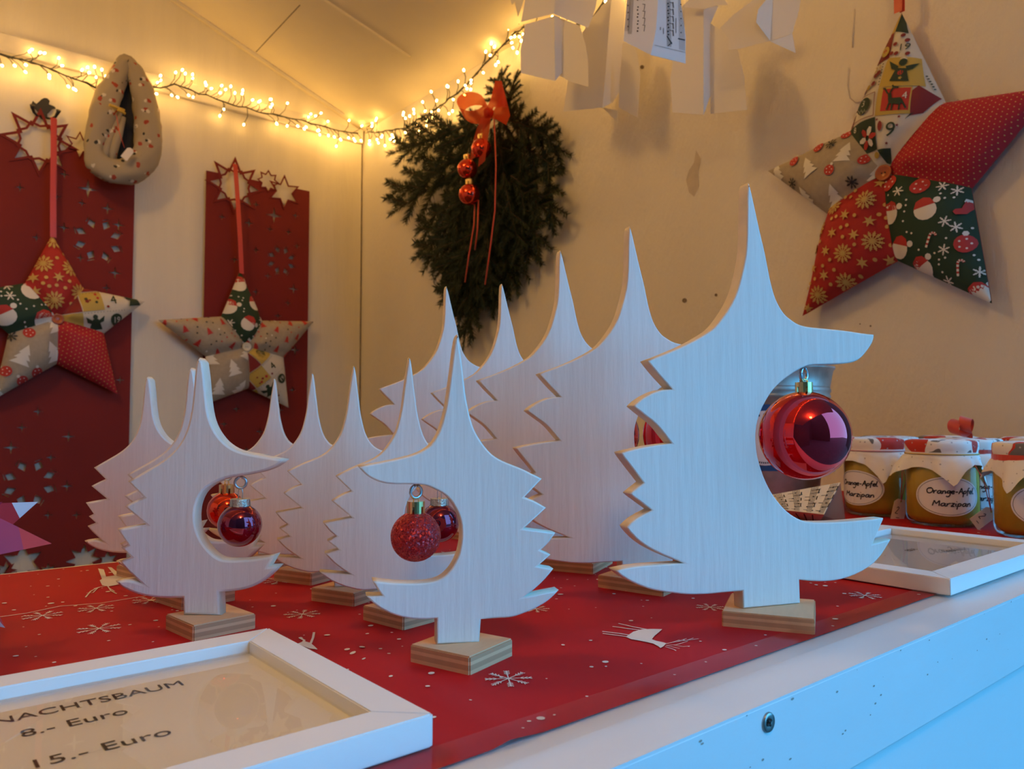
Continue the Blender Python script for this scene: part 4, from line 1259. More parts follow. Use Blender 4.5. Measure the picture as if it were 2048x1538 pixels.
def print_for(kind, kite, sc_, seed, rot=0.0, extra=None):
    """the printed motifs of one cotton, cut to the panel outline"""
    rs = random.Random(seed)
    d = Decal()
    xs = [p[0] for p in kite]
    ys = [p[1] for p in kite]
    x0, x1, y0, y1 = min(xs), max(xs), min(ys), max(ys)
    placed = []
    def spots(n, r):
        for _ in range(n * 30):
            p = Vector((rs.uniform(x0, x1), rs.uniform(y0, y1)))
            if inside(p, kite) and all((p - q).length > r + rq for q, rq in placed):
                placed.append((p, r))
                yield p
                n -= 1
                if n == 0: return
    if kind == 'bigcal':
        calendar_big(d, extra)
    elif kind == 'dots':
        g = sc_ * .19
        R2 = Matrix.Rotation(rot, 2)
        n = int(max(x1 - x0, y1 - y0) / g) + 2
        c0 = Vector(((x0 + x1) / 2, (y0 + y1) / 2))
        for i in range(-n, n):
            for j in range(-n, n):
                d.disc(c0 + R2 @ Vector((i * g + (j % 2) * g / 2, j * g * .86)), g * .13, 1, 6)
    elif kind == 'gold':
        for p in spots(7, sc_ * .5): d.flake(p, sc_ * .42, 1, sc_ * .05, 12, rs.random(), 2)
        for p in spots(12, sc_ * .28): d.star(p, sc_ * .26, 6, .4, 1, rs.random())
        for p in spots(26, sc_ * .13): d.disc(p, sc_ * .085, 1, 8)
    elif kind == 'green':
        for f, n, r in ((cap_blob, 5, .60), (ball_p, 3, .42), (sock, 3, .45), (cane, 5, .42), (twig_p, 4, .42)):
            for p in spots(n, sc_ * r * 1.1):
                if f is ball_p: f(d, p, sc_ * .36, rs.uniform(-.5, .5))
                else: f(d, p, sc_ * r * .85, rs.uniform(-.6, .6))
        for p in spots(14, sc_ * .22): d.flake(p, sc_ * .22, 0, sc_ * .045, 6, rs.random(), 1)
        for p in spots(20, sc_ * .08): d.disc(p, sc_ * .045, 0, 6)
    elif kind == 'beige':
        for p in spots(6, sc_ * .6): fir_p(d, p, sc_ * .55, rs.uniform(-.5, .5))
        for p in spots(5, sc_ * .32): ball_p(d, p, sc_ * .24, rs.uniform(-1, 1))
        for p in spots(8, sc_ * .32): d.flake(p, sc_ * .26, 2, sc_ * .04, 8, rs.random(), 2)
    elif kind == 'beigered':
        for p in spots(9, sc_ * .4): fir_p(d, p, sc_ * .24, rs.uniform(-.6, .6), 3)
        for p in spots(5, sc_ * .4): d.flake(p, sc_ * .3, 3, sc_ * .05, 8, rs.random(), 1)
        for p in spots(4, sc_ * .4): fir_p(d, p, sc_ * .3, rs.random())
        for p in spots(30, sc_ * .12): d.disc(p, sc_ * .05, rs.choice((3, 0, 2)), 6)
    elif kind == 'calendar':
        g = sc_ * .98
        R2 = Matrix.Rotation(rot, 2)
        c0 = Vector(((x0 + x1) / 2, (y0 + y1) / 2))
        n = int(max(x1 - x0, y1 - y0) / g) + 2
        cols = [None, 4, 5, None, 6, 4, None, 5]
        nums = iter('19 4 3 9 8 23'.split() * 9)
        for i in range(-n, n):
            for j in range(-n, n):
                k = cols[(i * 3 + j * 5) % 8]
                a = Vector((i * g, j * g))
                cc = c0 + R2 @ (a + Vector((g / 2, g / 2)))
                if k is not None:
                    d.poly([c0 + R2 @ (a + Vector(q) * g) for q in ((.02, .02), (.98, .02), (.98, .98), (.02, .98))], k)
                if not inside(cc, kite): continue
                ink = 6 if k in (None, 4) else 0
                sty = (i + 2 * j) % 4
                if sty == 0:
                    d.text(next(nums), cc, g * .62, ink, rot)
                    d.disc(cc + R2 @ Vector((-g * .34, -g * .33)), g * .07, 5, 6)
                elif sty == 1:
                    d.poly([cc + R2 @ (Vector(q) * g) for q in ((-.3, -.38), (.3, -.38), (.12, .12), (-.12, .12))], ink)
                    d.disc(cc + R2 @ Vector((0, g * .22)), g * .12, ink, 8)
                    for s_ in (-1, 1):
                        d.poly([cc + R2 @ (Vector((q[0] * s_, q[1])) * g) for q in ((.06, 0), (.42, .25), (.36, -.02), (.1, -.12))], ink)
                elif sty == 2:
                    d.disc(cc, g * .3, 6 if k != 6 else 3, 14)
                    d.text(next(nums), cc, g * .38, 0, rot)
                else:
                    for q in range(6):
                        d.disc(cc + R2 @ Vector((rs.uniform(-.34, .34) * g, rs.uniform(-.34, .34) * g)), g * rs.uniform(.05, .11), rs.choice((5, 6, 3)), 5)
                for q in range(7):
                    d.disc(cc + R2 @ Vector((-.42 + q * .14, .43)) * g, g * .022, ink, 4)
    # cut to the panel
    ccw = list(kite)
    ar = sum(ccw[i - 1][0] * ccw[i][1] - ccw[i][0] * ccw[i - 1][1] for i in range(len(ccw)))
    if ar < 0: ccw.reverse()
    e = Decal()
    for f, m in zip(d.f, d.m):
        q = cut_convex([d.v[i] for i in f], ccw)
        if q: e.poly(q, m)
    return e
def fine_mesh(e, L):
    """flat print cut into small triangles so that it can follow a padded surface"""
    bm = bmesh.new()
    for k_, (f, m) in enumerate(zip(e.f, e.m)):
        vs = []
        for i in f:
            p = Vector((e.v[i][0], e.v[i][1], min(k_ * 6e-5, .0022)))
            if not vs or (p - vs[-1]).length > 1e-6: vs.append(p)
        if len(vs) > 2 and (vs[0] - vs[-1]).length < 1e-6: vs.pop()
        if len(vs) < 3: continue
        bm.faces.new([bm.verts.new(p) for p in vs]).material_index = m
    bmesh.ops.triangulate(bm, faces=bm.faces[:])
    for _ in range(4):
        ed = [x for x in bm.edges if x.calc_length() > L]
        if not ed: break
        bmesh.ops.subdivide_edges(bm, edges=ed, cuts=1)
        bmesh.ops.triangulate(bm, faces=[f for f in bm.faces if len(f.verts) > 3])
    return frombm('printed_motifs', bm, False)
def fabric_star(tips, notches, center, fabrics, wall, label, button, puff, sc_, seed, ribbon=None, rots=(0,) * 5):
    """tips and notches as pixels on the wall plane, clockwise from the top tip; notch i lies after tip i"""
    un = (lambda px: onX(*px, XR - .03)) if wall == 'right' else (lambda px: onY(*px, YB - .04))
    U = Vector((0, -1, 0)) if wall == 'right' else Vector((1, 0, 0))
    N = Vector((-1, 0, 0)) if wall == 'right' else Vector((0, -1, 0))
    C0 = un(center)
    loc = lambda px: (lambda p: Vector(((p - C0).dot(U), p.z - C0.z)))(un(px))
    T = [loc(p) for p in tips]
    K = [loc(p) for p in notches]
    O = Vector((0, 0))
    root = thing('fabric_star', C0, label, 'fabric star', 'patchwork fabric stars on the walls')
    W3 = lambda p, h: tuple(U * p.x + Vector((0, 0, 1)) * p.y + N * h)
    def hgt(s, t):
        b = ((1 - s ** 3) * (1 - t ** 3))
        b = max(b, 0) ** .55
        k = (1 - .42 * math.exp(-(s / .13) ** 2)) * (1 - .42 * math.exp(-(t / .13) ** 2))
        return puff * b * max(.3, k) + .001 * math.sin(9 * s + 5 * t) * b
    for i in range(5):
        n1, tip, n2 = K[i - 1], T[i], K[i]
        def bl(s, t):
            # edges bow a little inwards like sewn cloth
            p = O * (1 - s) * (1 - t) + n1 * s * (1 - t) + tip * s * t + n2 * (1 - s) * t
            return p
        G = 18
        vs, fs = [], []
        for a in range(G + 1):
            for b in range(G + 1):
                s, t_ = a / G, b / G
                vs.append(W3(bl(s, t_), hgt(s, t_)))
        for a in range(G):
            for b in range(G):
                q = a * (G + 1) + b
                fs.append((q, q + 1, q + G + 2, q + G + 1))
        kind = fabrics[i]
        base = {'dots': F_DOTS, 'gold': F_GOLD, 'green': F_GREEN, 'beige': F_BEIGE, 'beigered': F_BEIGE, 'calendar': F_CREAM, 'bigcal': F_CREAM}[kind]
        pan = obj('fabric_panel', pydata('fabric_panel', vs, fs), base, root, smooth=True)
        kite = [O, n1, tip, n2]
        e = print_for(kind, kite, sc_, seed * 10 + i, rots[i], loc)
        def inv(p):
            s = t_ = .5
            for _ in range(10):
                q = bl(s, t_)
                ds = (n1 - O) * (1 - t_) + (tip - n2) * t_
                dt = (n2 - O) * (1 - s) + (tip - n1) * s
                det = ds.x * dt.y - ds.y * dt.x
                if abs(det) < 1e-12: break
                r = p - q
                s += (r.x * dt.y - r.y * dt.x) / det
                t_ += (ds.x * r.y - ds.y * r.x) / det
                s = min(1, max(0, s))
                t_ = min(1, max(0, t_))
            return s, t_
        def lift(x, y, up=0.0):
            p = Vector((x, y))
            s, t_ = inv(p)
            return W3(p, hgt(s, t_) + .0009 + up)
        if e.f:
            # fine pieces so that the print follows the padding
            me = fine_mesh(e, .0055)
            for v in me.vertices: v.co = lift(v.co.x, v.co.y, v.co.z)
            pr = obj('printed_motifs', me, PR, pan, smooth=True)
            pr['kind'] = 'stuff'
    back = []
    for i in range(5): back += [T[i], K[i]]
    vs = [W3(p, 0) for p in back] + [W3(p, -.012) for p in [q * .97 for q in back]]
    n = len(back)
    obj('back_fabric', pydata('back_fabric', vs, [tuple(range(n, 2 * n))] + [(i, (i + 1) % n, n + (i + 1) % n, n + i) for i in range(n)]), F_DOTS, root)
    br = .0125 if wall == 'right' else .0135
    me = lathe([(0, .0012), (br * .7, .0012), (br * .85, .003), (br, .002), (br, 0), (0, 0)], 24)
    bt = obj('button', me, button, root)
    q = N.to_track_quat('Z', 'Y')
    BM_ = Matrix.Translation(N * (puff * .34 + .009)) @ q.to_matrix().to_4x4()
    bt.matrix_local = BM_
    bm = bmesh.new()
    for s in (-1, 1):
        bm_box(bm, (s * br * .2, 0, .0015), (br * .14, br * .14, .0012))
    h = obj('button_hole', frombm('button_hole', bm), P_BLACK, root)
    h.matrix_local = BM_
    if ribbon:
        pts = [un(p) + N * .012 for p in ribbon]
        bm = bmesh.new()
        for off in (0, .004):
            prev = None
            for k, p in enumerate(pts):
                w_ = U * (.0062 if off == 0 else .004)
                c = p - C0 - N * off + U * (off * 1.2)
                cur = (bm.verts.new(c - w_), bm.verts.new(c + w_))
                if prev: bm.faces.new((prev[0], prev[1], cur[1], cur[0]))
                prev = cur
        obj('hanging_ribbon', frombm('hanging_ribbon', bm), M_REDR, root)
    return root
fabric_star([(1803, 25), (2112, 172), (1984, 607), (1605, 632), (1536, 342)], [(1892, 205), (1943, 376), (1796, 522), (1655, 428), (1703, 262)], (1781, 352),
            ['bigcal', 'dots', 'green', 'gold', 'beige'], 'right', 'big patchwork fabric star on the right wall with a brown button', M_BUTTON, .042, .036, 1, [(1803, 30), (1802, -25), (1802, -80)], (-.1, .3, 0, 0, 0))
fabric_star([(104, 470), (290, 603), (235, 788), (-14, 800), (-80, 588)], [(167, 577), (208, 667), (113, 728), (17, 668), (50, 566)], (112, 640),
            ['gold', 'calendar', 'dots', 'beige', 'green'], 'back', 'patchwork fabric star at the left edge with a red gold-flaked top point', M_BUTTON, .045, .054, 2, [(104, 476), (104, 400), (105, 300), (105, 238)], (0, .2, .4, 0, 0))
fabric_star([(480, 540), (627, 643), (577, 815), (402, 812), (316, 640)], [(523, 641), (567, 716), (496, 777), (411, 713), (442, 633)], (487, 695),
            ['green', 'beigered', 'calendar', 'beige', 'beigered'], 'back', 'patchwork fabric star with a green top point and cream button, nearer the corner', M_BUTTONW, .045, .050, 3, [(480, 548), (477, 480), (472, 400), (467, 330)], (0, 0, .75, 0, 0))

# ================================================================== LOOP SCARF AND HOOK
def scarf_mat():
    m = mat('grey_beige_scarf_cotton', (0.36, 0.30, 0.21), 0.85)
    nt = m.node_tree
    b = nt.nodes['Principled BSDF']
    tc = nod(nt, 'ShaderNodeTexCoord')
    cur = None
    for scale, thr, col, off in ((36, .22, (.34, .05, .025, 1), 0), (36, .20, (.62, .56, .46, 1), .008), (36, .16, (.03, .028, .022, 1), .014)):
        mp = nod(nt, 'ShaderNodeMapping')
        mp.inputs['Location'].default_value = (off, off * .6, off * .3)
        vo = nod(nt, 'ShaderNodeTexVoronoi')
        vo.inputs['Scale'].default_value = scale
        nz = nod(nt, 'ShaderNodeTexNoise')
        nz.inputs['Scale'].default_value = 110
        nt.links.new(tc.outputs['Object'], mp.inputs[0])
        nt.links.new(mp.outputs[0], vo.inputs['Vector'])
        nt.links.new(tc.outputs['Object'], nz.inputs['Vector'])
        ad = nod(nt, 'ShaderNodeMath', operation='MULTIPLY_ADD')
        nt.links.new(nz.outputs['Fac'], ad.inputs[0])
        ad.inputs[1].default_value = .35
        nt.links.new(vo.outputs['Distance'], ad.inputs[2])
        lt = nod(nt, 'ShaderNodeMath', operation='LESS_THAN')
        lt.inputs[1].default_value = thr + .17
        nt.links.new(ad.outputs[0], lt.inputs[0])
        mx = nod(nt, 'ShaderNodeMix', data_type='RGBA')
        if cur is None: mx.inputs[6].default_value = (.36, .30, .21, 1)
        else: nt.links.new(cur, mx.inputs[6])
        mx.inputs[7].default_value = col
        nt.links.new(lt.outputs[0], mx.inputs[0])
        cur = mx.outputs[2]
    nt.links.new(cur, b.inputs['Base Color'])
    return m
M_SCARF = scarf_mat()
M_LINING = mat('dark_fleece_lining', (0.018, 0.018, 0.020), 0.95)
M_YELLOW = mat('yellow_loop_tape', (0.55, 0.36, 0.05), 0.7)
YS = YB - .075
sp = lambda x, y: onY(x, y, YS)
SCF = thing('loop_scarf', sp(245, 370), 'grey patterned loop scarf with dark lining hanging on the back wall', 'scarf')
path = [(250, 122, 13), (236, 150, 18), (222, 185, 23), (207, 225, 25), (195, 265, 21), (189, 300, 18), (200, 330, 23), (234, 345, 25), (270, 336, 27), (291, 308, 27), (297, 270, 26), (294, 230, 25), (285, 190, 23), (273, 152, 19), (260, 128, 14)]
# even, rounded centre line
cl = []
n = len(path)
for i in range(n):
    for k in range(4):
        t_ = k / 4
        p0, p1, p2, p3 = [path[(i + j - 1) % n] for j in range(4)]
        cl.append(tuple(.5 * ((2 * p1[c]) + (-p0[c] + p2[c]) * t_ + (2 * p0[c] - 5 * p1[c] + 4 * p2[c] - p3[c]) * t_ ** 2 + (-p0[c] + 3 * p1[c] - 3 * p2[c] + p3[c]) * t_ ** 3) for c in range(3)))
bm = bmesh.new()
rings = []
rs = random.Random(3)
for i, (x, y, r) in enumerate(cl):
    c = sp(x, y) - SCF.location
    a, b = cl[i - 1], cl[(i + 1) % len(cl)]
    dv = (sp(b[0], b[1]) - sp(a[0], a[1])).normalized()
    s = Vector((0, -1, 0)).cross(dv).normalized()
    rr = r * .00131
    ring = []
    for k in range(20):
        an = 2 * PI * k / 20
        wob = 1 + .07 * math.sin(3 * an + i * .5) + .05 * math.sin(5 * an - i * .9) + .035 * math.sin(2 * an + i * 1.7)
        ring.append(bm.verts.new(c + s * (rr * math.cos(an) * wob) + Vector((0, -1, 0)) * (rr * .85 * math.sin(an) * wob)))
    rings.append(ring)
for i in range(len(rings)):
    A, B = rings[i - 1], rings[i]
    for k in range(20):
        bm.faces.new((A[k], A[(k + 1) % 20], B[(k + 1) % 20], B[k])).smooth = True
obj('scarf_fabric', frombm('scarf_fabric', bm), M_SCARF, SCF)
out = [(250, 128), (230, 200), (200, 290), (200, 335), (270, 335), (290, 290), (284, 215), (264, 140)]
pts = [sp(*p) - SCF.location for p in out]
lin = [p + Vector((0, .012, 0)) for p in pts] + [p + Vector((0, .020, 0)) for p in pts]
k = len(out)
obj('lining', pydata('lining', lin, [tuple(range(k)), tuple(range(2 * k - 1, k - 1, -1))] + [(i, k + i, k + (i + 1) % k, (i + 1) % k) for i in range(k)]), M_LINING, SCF)
for fold in ([(243, 218), (222, 262), (210, 300), (212, 322)], [(247, 235), (233, 275), (224, 305), (224, 326)]):
    bm = bmesh.new()
    tube(bm, [sp(*p) - SCF.location - Vector((0, .002, 0)) for p in fold], [.006, .013, .013, .010], 10)
    obj('inner_fold', frombm('inner_fold', bm), M_SCARF, SCF)
bm = bmesh.new()
for p, q in (((209, 222), (240, 232)), ((226, 231), (241, 238))):
    tube(bm, [sp(*p) - SCF.location - Vector((0, .052, 0)), sp(*q) - SCF.location - Vector((0, .046, 0))], .004, 6)
obj('hanging_tape', frombm('hanging_tape', bm), M_YELLOW, SCF)
P = sp(246, 317) - SCF.location - Vector((0, .048, 0))
tg = obj('price_tag', curve_mesh([[(-.009, -.017), (.009, -.017), (.009, .012), (.004, .018), (-.004, .018), (-.009, .012)]], .0004), mat('white_price_tag', (.78, .72, .66), .7), SCF, loc=P, rot=(PI / 2, .55, 0))
bm = bmesh.new()
tube(bm, [sp(224, 240) - SCF.location - Vector((0, .046, 0)), sp(229, 275) - SCF.location - Vector((0, .05, 0)), P + Vector((-.008, 0, .014))], .0009, 5)
obj('tag_string', frombm('tag_string', bm), M_REDR, SCF)
M_IRON = mat('black_wrought_iron', (0.035, 0.032, 0.026), 0.5, metal=.4)
HK = thing('wall_hook', onY(86, 240, YB - .004), 'black iron double hook on the wall above the left star', 'hook')
hp = lambda x, y: onY(x, y, YB - .004) - HK.location
o2 = [hp(x, y) for x, y in [(63, 207), (65, 203), (72, 209), (77, 205), (82, 200), (88, 197), (94, 198), (99, 203), (97, 210), (108, 214), (111, 218), (104, 219), (99, 224), (94, 229), (94, 236), (86, 240), (80, 236), (79, 228), (72, 220), (66, 216), (63, 210)]]
obj('hook_plate', curve_mesh([[(p.x, p.z) for p in o2]], .0025), M_IRON, HK, loc=(0, -.003, 0), rot=(PI / 2, 0, 0))
for pr in ([(80, 234), (72, 233), (66, 228), (62, 220), (62, 216)], [(92, 237), (100, 240), (108, 238), (113, 230), (114, 226)]):
    bm = bmesh.new()
    tube(bm, [hp(x, y) - Vector((0, .006 + .018 * i / 4, 0)) for i, (x, y) in enumerate(pr)], [.003, .003, .0035, .0045, .006], 8)
    obj('prong', frombm('prong', bm), M_IRON, HK)

# ================================================================== FIR SWAG ON THE RIGHT WALL
M_NEEDLE = mat('dark_fir_needles', (0.022, 0.042, 0.014), 0.55, col2=(.012, .022, .009), scale=60)
M_TWIG = mat('fir_bark', (0.06, 0.035, 0.018), 0.8)
def branch_mesh(seed):
    rs = random.Random(seed)
    bm = bmesh.new()
    def twig(a, b, nn):
        d = b - a
        L = d.length
        d.normalize()
        tube(bm, [a, a.lerp(b, .5), b], [.0022, .0016, .0008], 4, False, 1)
        s = d.cross(Vector((0, 0, 1))).normalized()
        for k in range(nn):
            t_ = (k + rs.random()) / nn
            base = a + d * L * t_
            ang = rs.choice((-1, 1)) * rs.uniform(.55, 1.0)
            el = rs.uniform(-.25, .75)
            v = d * math.cos(ang) + s * math.sin(ang) + Vector((0, 0, 1)) * el
            v.normalize()
            ln = rs.uniform(.016, .025) * (1 - .35 * t_ ** 3)
            w_ = v.cross(Vector((rs.uniform(-1, 1), rs.uniform(-1, 1), rs.uniform(-1, 1)))).normalized() * .0009
            u_ = v.cross(w_).normalized() * .0007
            q = [bm.verts.new(base + w_), bm.verts.new(base - w_), bm.verts.new(base + u_ + v * ln * .5), bm.verts.new(base + v * ln)]
            bm.faces.new((q[0], q[2], q[3]))
            bm.faces.new((q[2], q[1], q[3]))
            bm.faces.new((q[0], q[1], q[2]))
    E = Vector((.2, 0, 0))
    twig(Vector((0, 0, 0)), E, 300)
    for k in range(5):
        t_ = .15 + .14 * k
        sg = 1 if k % 2 else -1
        a = E * t_
        ln = .085 * (1 - .5 * t_)
        twig(a, a + Vector((math.cos(.75), sg * math.sin(.75), rs.uniform(-.1, .3))) * ln, 150)
    return frombm('branch', bm, False)
SW = thing('fir_swag', onX(1003, 170, XR - .01), 'hanging fir branch swag with a red bow on the right wall', 'fir swag')
BR = [branch_mesh(k) for k in range(4)]
for m in BR:
    m.materials.append(M_NEEDLE)
    m.materials.append(M_TWIG)
rs = random.Random(21)
def add_branch(a, b, w_, k):
    A, B = onX(*a, XR - .02 - w_), onX(*b, XR - .012 - w_ * .6)
    d = B - A
    L = d.length
    d.normalize()
    nrm = Vector((-1, 0, 0))
    nrm = (nrm - d * nrm.dot(d)).normalized()
    s = nrm.cross(d)
    o = bpy.data.objects.new('branch', BR[k % 4])
    link(o, SW)
    R3 = Matrix((d, s, nrm)).transposed()
    roll = Matrix.Rotation(rs.uniform(-.35, .35), 3, 'X')
    sc_ = L / .2
    o.matrix_local = Matrix.Translation(A - SW.location) @ (R3 @ roll).to_4x4() @ Matrix.Diagonal((sc_, max(.75, min(1.15, sc_)), max(.75, min(1.15, sc_)), 1))
ends = [(776, 308), (800, 300), (768, 398), (778, 430), (820, 385), (826, 520), (845, 545), (832, 470), (868, 560), (880, 610), (900, 640), (926, 705), (940, 690), (915, 660), (955, 640), (985, 620), (1005, 635), (1040, 590), (1060, 560), (1085, 530), (1105, 500), (1125, 450), (1135, 430), (1128, 390), (1143, 312), (1122, 285), (1128, 345), (1095, 262), (1065, 243), (1040, 235), (870, 300), (900, 300)]
for k, e in enumerate(ends):
    t_ = max(0, min(1, (e[1] - 300) / 420))
    sx_, sy_ = 990 - 45 * t_, 235 + 290 * t_
    f = .30 if abs(e[0] - sx_) > 110 else .05
    a = (sx_ + (e[0] - sx_) * f + rs.uniform(-8, 8), sy_ + (e[1] - sy_) * f * .6 + rs.uniform(-8, 8))
    add_branch(a, e, rs.uniform(.01, .05), k)
for k in range(78):
    t_ = k / 77
    a = (1000 - 60 * t_ + rs.uniform(-60, 60) * (1 - .4 * t_), 235 + 260 * t_ + rs.uniform(-10, 10))
    b = (a[0] + rs.uniform(-75, 75) * (1 - .35 * t_), a[1] + rs.uniform(110, 165))
    add_branch(a, b, rs.uniform(.0, .07), k + 1)
for a, b in (((998, 205), (1003, 138)), ((1010, 215), (1036, 142)), ((1012, 225), (1030, 170)), ((1000, 215), (990, 160)), ((1015, 190), (1020, 235))):
    add_branch(a, b, .03, 2)
def organza():
    m = bpy.data.materials.new('red_organza')
    m.use_nodes = True
    nt = m.node_tree
    b = nt.nodes['Principled BSDF']
    b.inputs['Base Color'].default_value = (.62, .045, .012, 1)
    b.inputs['Roughness'].default_value = .45
    tr = nod(nt, 'ShaderNodeBsdfTranslucent')
    tr.inputs[0].default_value = (.75, .10, .02, 1)
    tp = nod(nt, 'ShaderNodeBsdfTransparent')
    tp.inputs[0].default_value = (.95, .45, .25, 1)
    m1 = nod(nt, 'ShaderNodeMixShader')
    m1.inputs[0].default_value = .4
    m2 = nod(nt, 'ShaderNodeMixShader')
    m2.inputs[0].default_value = .28
    out = nt.nodes['Material Output']
    nt.links.new(b.outputs[0], m1.inputs[1])
    nt.links.new(tr.outputs[0], m1.inputs[2])
    nt.links.new(m1.outputs[0], m2.inputs[1])
    nt.links.new(tp.outputs[0], m2.inputs[2])
    nt.links.new(m2.outputs[0], out.inputs[0])
    return m
M_ORG = organza()
def band(name, pts, wd, parent, m, up=None):
    """ribbon through 3D points; wd = half width vector or function"""
    bm = bmesh.new()
    prev = None
    n = len(pts)
    for i, p in enumerate(pts):
        w_ = wd(i / (n - 1)) if callable(wd) else wd
        cur = (bm.verts.new(p - w_ - parent.location), bm.verts.new(p + w_ - parent.location))
        if prev: bm.faces.new((prev[0], prev[1], cur[1], cur[0])).smooth = True
        prev = cur
    return obj(name, frombm(name, bm), m, parent)
XW = XR - .125
wp = lambda x, y, w_=0.0: onX(x, y, XW - w_)
loopL = [wp(978, 222)] + [wp(948 + 28 * math.cos(a), 216 + 19 * math.sin(a), .02 * math.sin(a * .5)) for a in [-.3 - k * .36 for k in range(17)]] + [wp(978, 226)]
band('bow_loop', loopL, lambda t_: Vector((-.011, 0, .014)), SW, M_ORG)
loopR = [wp(975, 226), wp(985, 205, .02), wp(997, 188, .03), wp(1010, 188, .02), wp(1014, 205, 0), wp(1006, 225, -.01), wp(990, 230, -.01), wp(978, 228)]
band('bow_loop', loopR, lambda t_: Vector((-.010, .0, .028)) if .15 < t_ < .85 else Vector((-.004, 0, .010)), SW, M_ORG)
band('ribbon_tail', [wp(972, 228), wp(962, 255, .01), wp(953, 285, .0), wp(950, 315, .01)], lambda t_: Vector((0, -.020, .003)), SW, M_ORG)
band('ribbon_tail', [wp(976, 228), wp(972, 262, .01), wp(967, 295, .015), wp(963, 328, .01)], lambda t_: Vector((0, -.014, .004)), SW, M_ORG)
obj('bow_knot', ico(.014, 2), M_ORG, SW, loc=wp(977, 226) - SW.location)
for cord in ([(988, 235), (992, 330), (990, 420), (980, 500), (970, 570)], [(950, 400), (948, 450), (938, 510), (930, 565)], [(957, 400), (955, 460), (950, 500)]):
    bm = bmesh.new()
    tube(bm, [wp(x, y, -.01) - SW.location for x, y in cord], .0018, 5)
    obj('red_cord', frombm('red_cord', bm), M_REDR, SW)
for (px, py, r, lb) in ((963, 296, .0245, 'top red bauble on the fir swag just below the bow'), (935, 337, .0250, 'middle red bauble on the fir swag'), (939, 388, .0265, 'lowest red bauble on the fir swag')):
    P = wp(px, py, .005)
    bauble(Vector((0, -1, 0)), P + Vector((0, 0, r * 1.6)), r, 'orange', lb, 'baubles on the fir swag')

# ================================================================== PAPER ANGELS HANGING IN FRONT OF THE RIGHT WALL
M_CARD = mat('cream_card', (0.78, 0.74, 0.66), 0.75)
M_CARDM = mat('white_music_card', (0.74, 0.73, 0.72), 0.75)
M_THREAD = mat('thin_thread', (.5, .45, .4), .8)
def angel(label, X, cre, panels, m=M_CARD, music=False):
    """cre = crease pixels (top, bottom); panels = list of (name, pixels, plane angle in degrees from the wall direction)"""
    top, bot = onX(*cre[0], X), onX(*cre[1], X)
    root = thing('paper_angel', bot, label, 'paper angel', 'folded paper angels hanging by the right wall')
    P0 = bot
    outp = []
    for name, px, ang, off in panels:
        a = math.radians(-90 + ang)
        u = Vector((math.cos(a), math.sin(a), 0))
        n = Vector((u.y, -u.x, 0))
        q = [onplane(x, y, P0 + Vector((-off, 0, 0)), n) for x, y in px]
        outp.append((sheet(name, q, m, root, .0004), q, n))
    bm = bmesh.new()
    tube(bm, [top - root.location, Vector((top.x, top.y, RIDGE - PITCHR * abs(top.x) - .001)) - root.location], .0004, 4)
    obj('hanging_thread', frombm('hanging_thread', bm), M_THREAD, root)
    return root, outp
angel('cream paper angel nearest the fairy lights, left of the others', 1.02, ((1105, -20), (1110, 162)), [
    ('skirt_fold', [(1110, 162), (1075, 154), (1042, 146), (1041, 100), (1050, 49), (1108, 32)], 28, 0), ('skirt_fold', [(1110, 162), (1136, 132), (1135, 100), (1130, 40), (1108, 30)], 92, 0),
    ('wide_fold', [(1130, 40), (1159, 51), (1170, 85), (1176, 118), (1177, 174), (1137, 162), (1118, 150)], 8, -.02), ('sleeve_fold', [(1042, 44), (1108, 27), (1112, -30), (1056, -30)], 25, .008), ('sleeve_fold', [(1108, 28), (1176, 56), (1190, 20), (1200, -30), (1112, -30)], 70, .008),
    ('wing_point', [(1018, -8), (1024, 10), (1030, 4), (1036, 34), (1048, 0), (1050, -12)], 10, -.03)])
angel('cream paper angel behind, second from the fairy lights', 1.14, ((1222, -20), (1205.5, 215)), [
    ('skirt_fold', [(1205.5, 215), (1127, 223), (1136, 160), (1150, 90), (1180, 40), (1215, 0), (1224, -20)], 15, 0), ('skirt_fold', [(1205.5, 215), (1225, 205), (1237, 186), (1243, 150), (1247, 84), (1252, -20), (1224, -20)], 88, 0),
    ('wide_fold', [(1238, 215), (1275, 235), (1280, 150), (1276, 115), (1268, 92), (1246, 84), (1238, 180)], 10, -.02), ('wing_point', [(1205, 215), (1235, 221), (1235, 246)], 0, -.03)])
rt_, shp = angel('paper angel folded from sheet music, hanging in front of the cream ones', .86, ((1317, -30), (1301.5, 110)), [
    ('skirt_fold', [(1301.5, 110), (1247, 82), (1254, 0), (1257, -30), (1318, -30), (1312, 60)], 32, 0), ('skirt_fold', [(1301.5, 110), (1371, 127), (1371, 70), (1361, 0), (1356, -30), (1318, -30), (1312, 60)], 72, 0)], M_CARDM)
def px_decal(root, shp, k, lines, discs, nm='printed_notes'):
    o, q, n = shp[k]
    if n.dot(CAM - q[0]) < 0: n = -n
    d = Decal()
    for L_, w_ in lines: d.line(L_, w_)
    for c, r in discs: d.disc(c, r, 0, 8)
    d.build(nm, [M_NOTE], lambda x, y: tuple(onplane(x, y, q[0] + n * .0008, n) - root.location), o)
lines, discs = [], []
for j in range(5):
    lines.append(([(1282 - j * 1.7 - 14, -25), (1279 - j * 1.7 - 14, 30), (1277 - j * 1.7 - 14, 68)], .5))
    lines.append(([(1262 - j * 1.9 - 1, -25), (1259 - j * 1.9, 30), (1257 - j * 1.9, 62)], .4))
for y in (-12, 8, 22, 36, 50):
    lines.append(([(1285, y), (1290, y + 1)], 1.0))
    lines.append(([(1290, y), (1288, y + 13)], 1.0))
    discs += [((1276, y + 6), 1.6), ((1275, y + 12), 1.6), ((1256, y + 3), 1.4)]
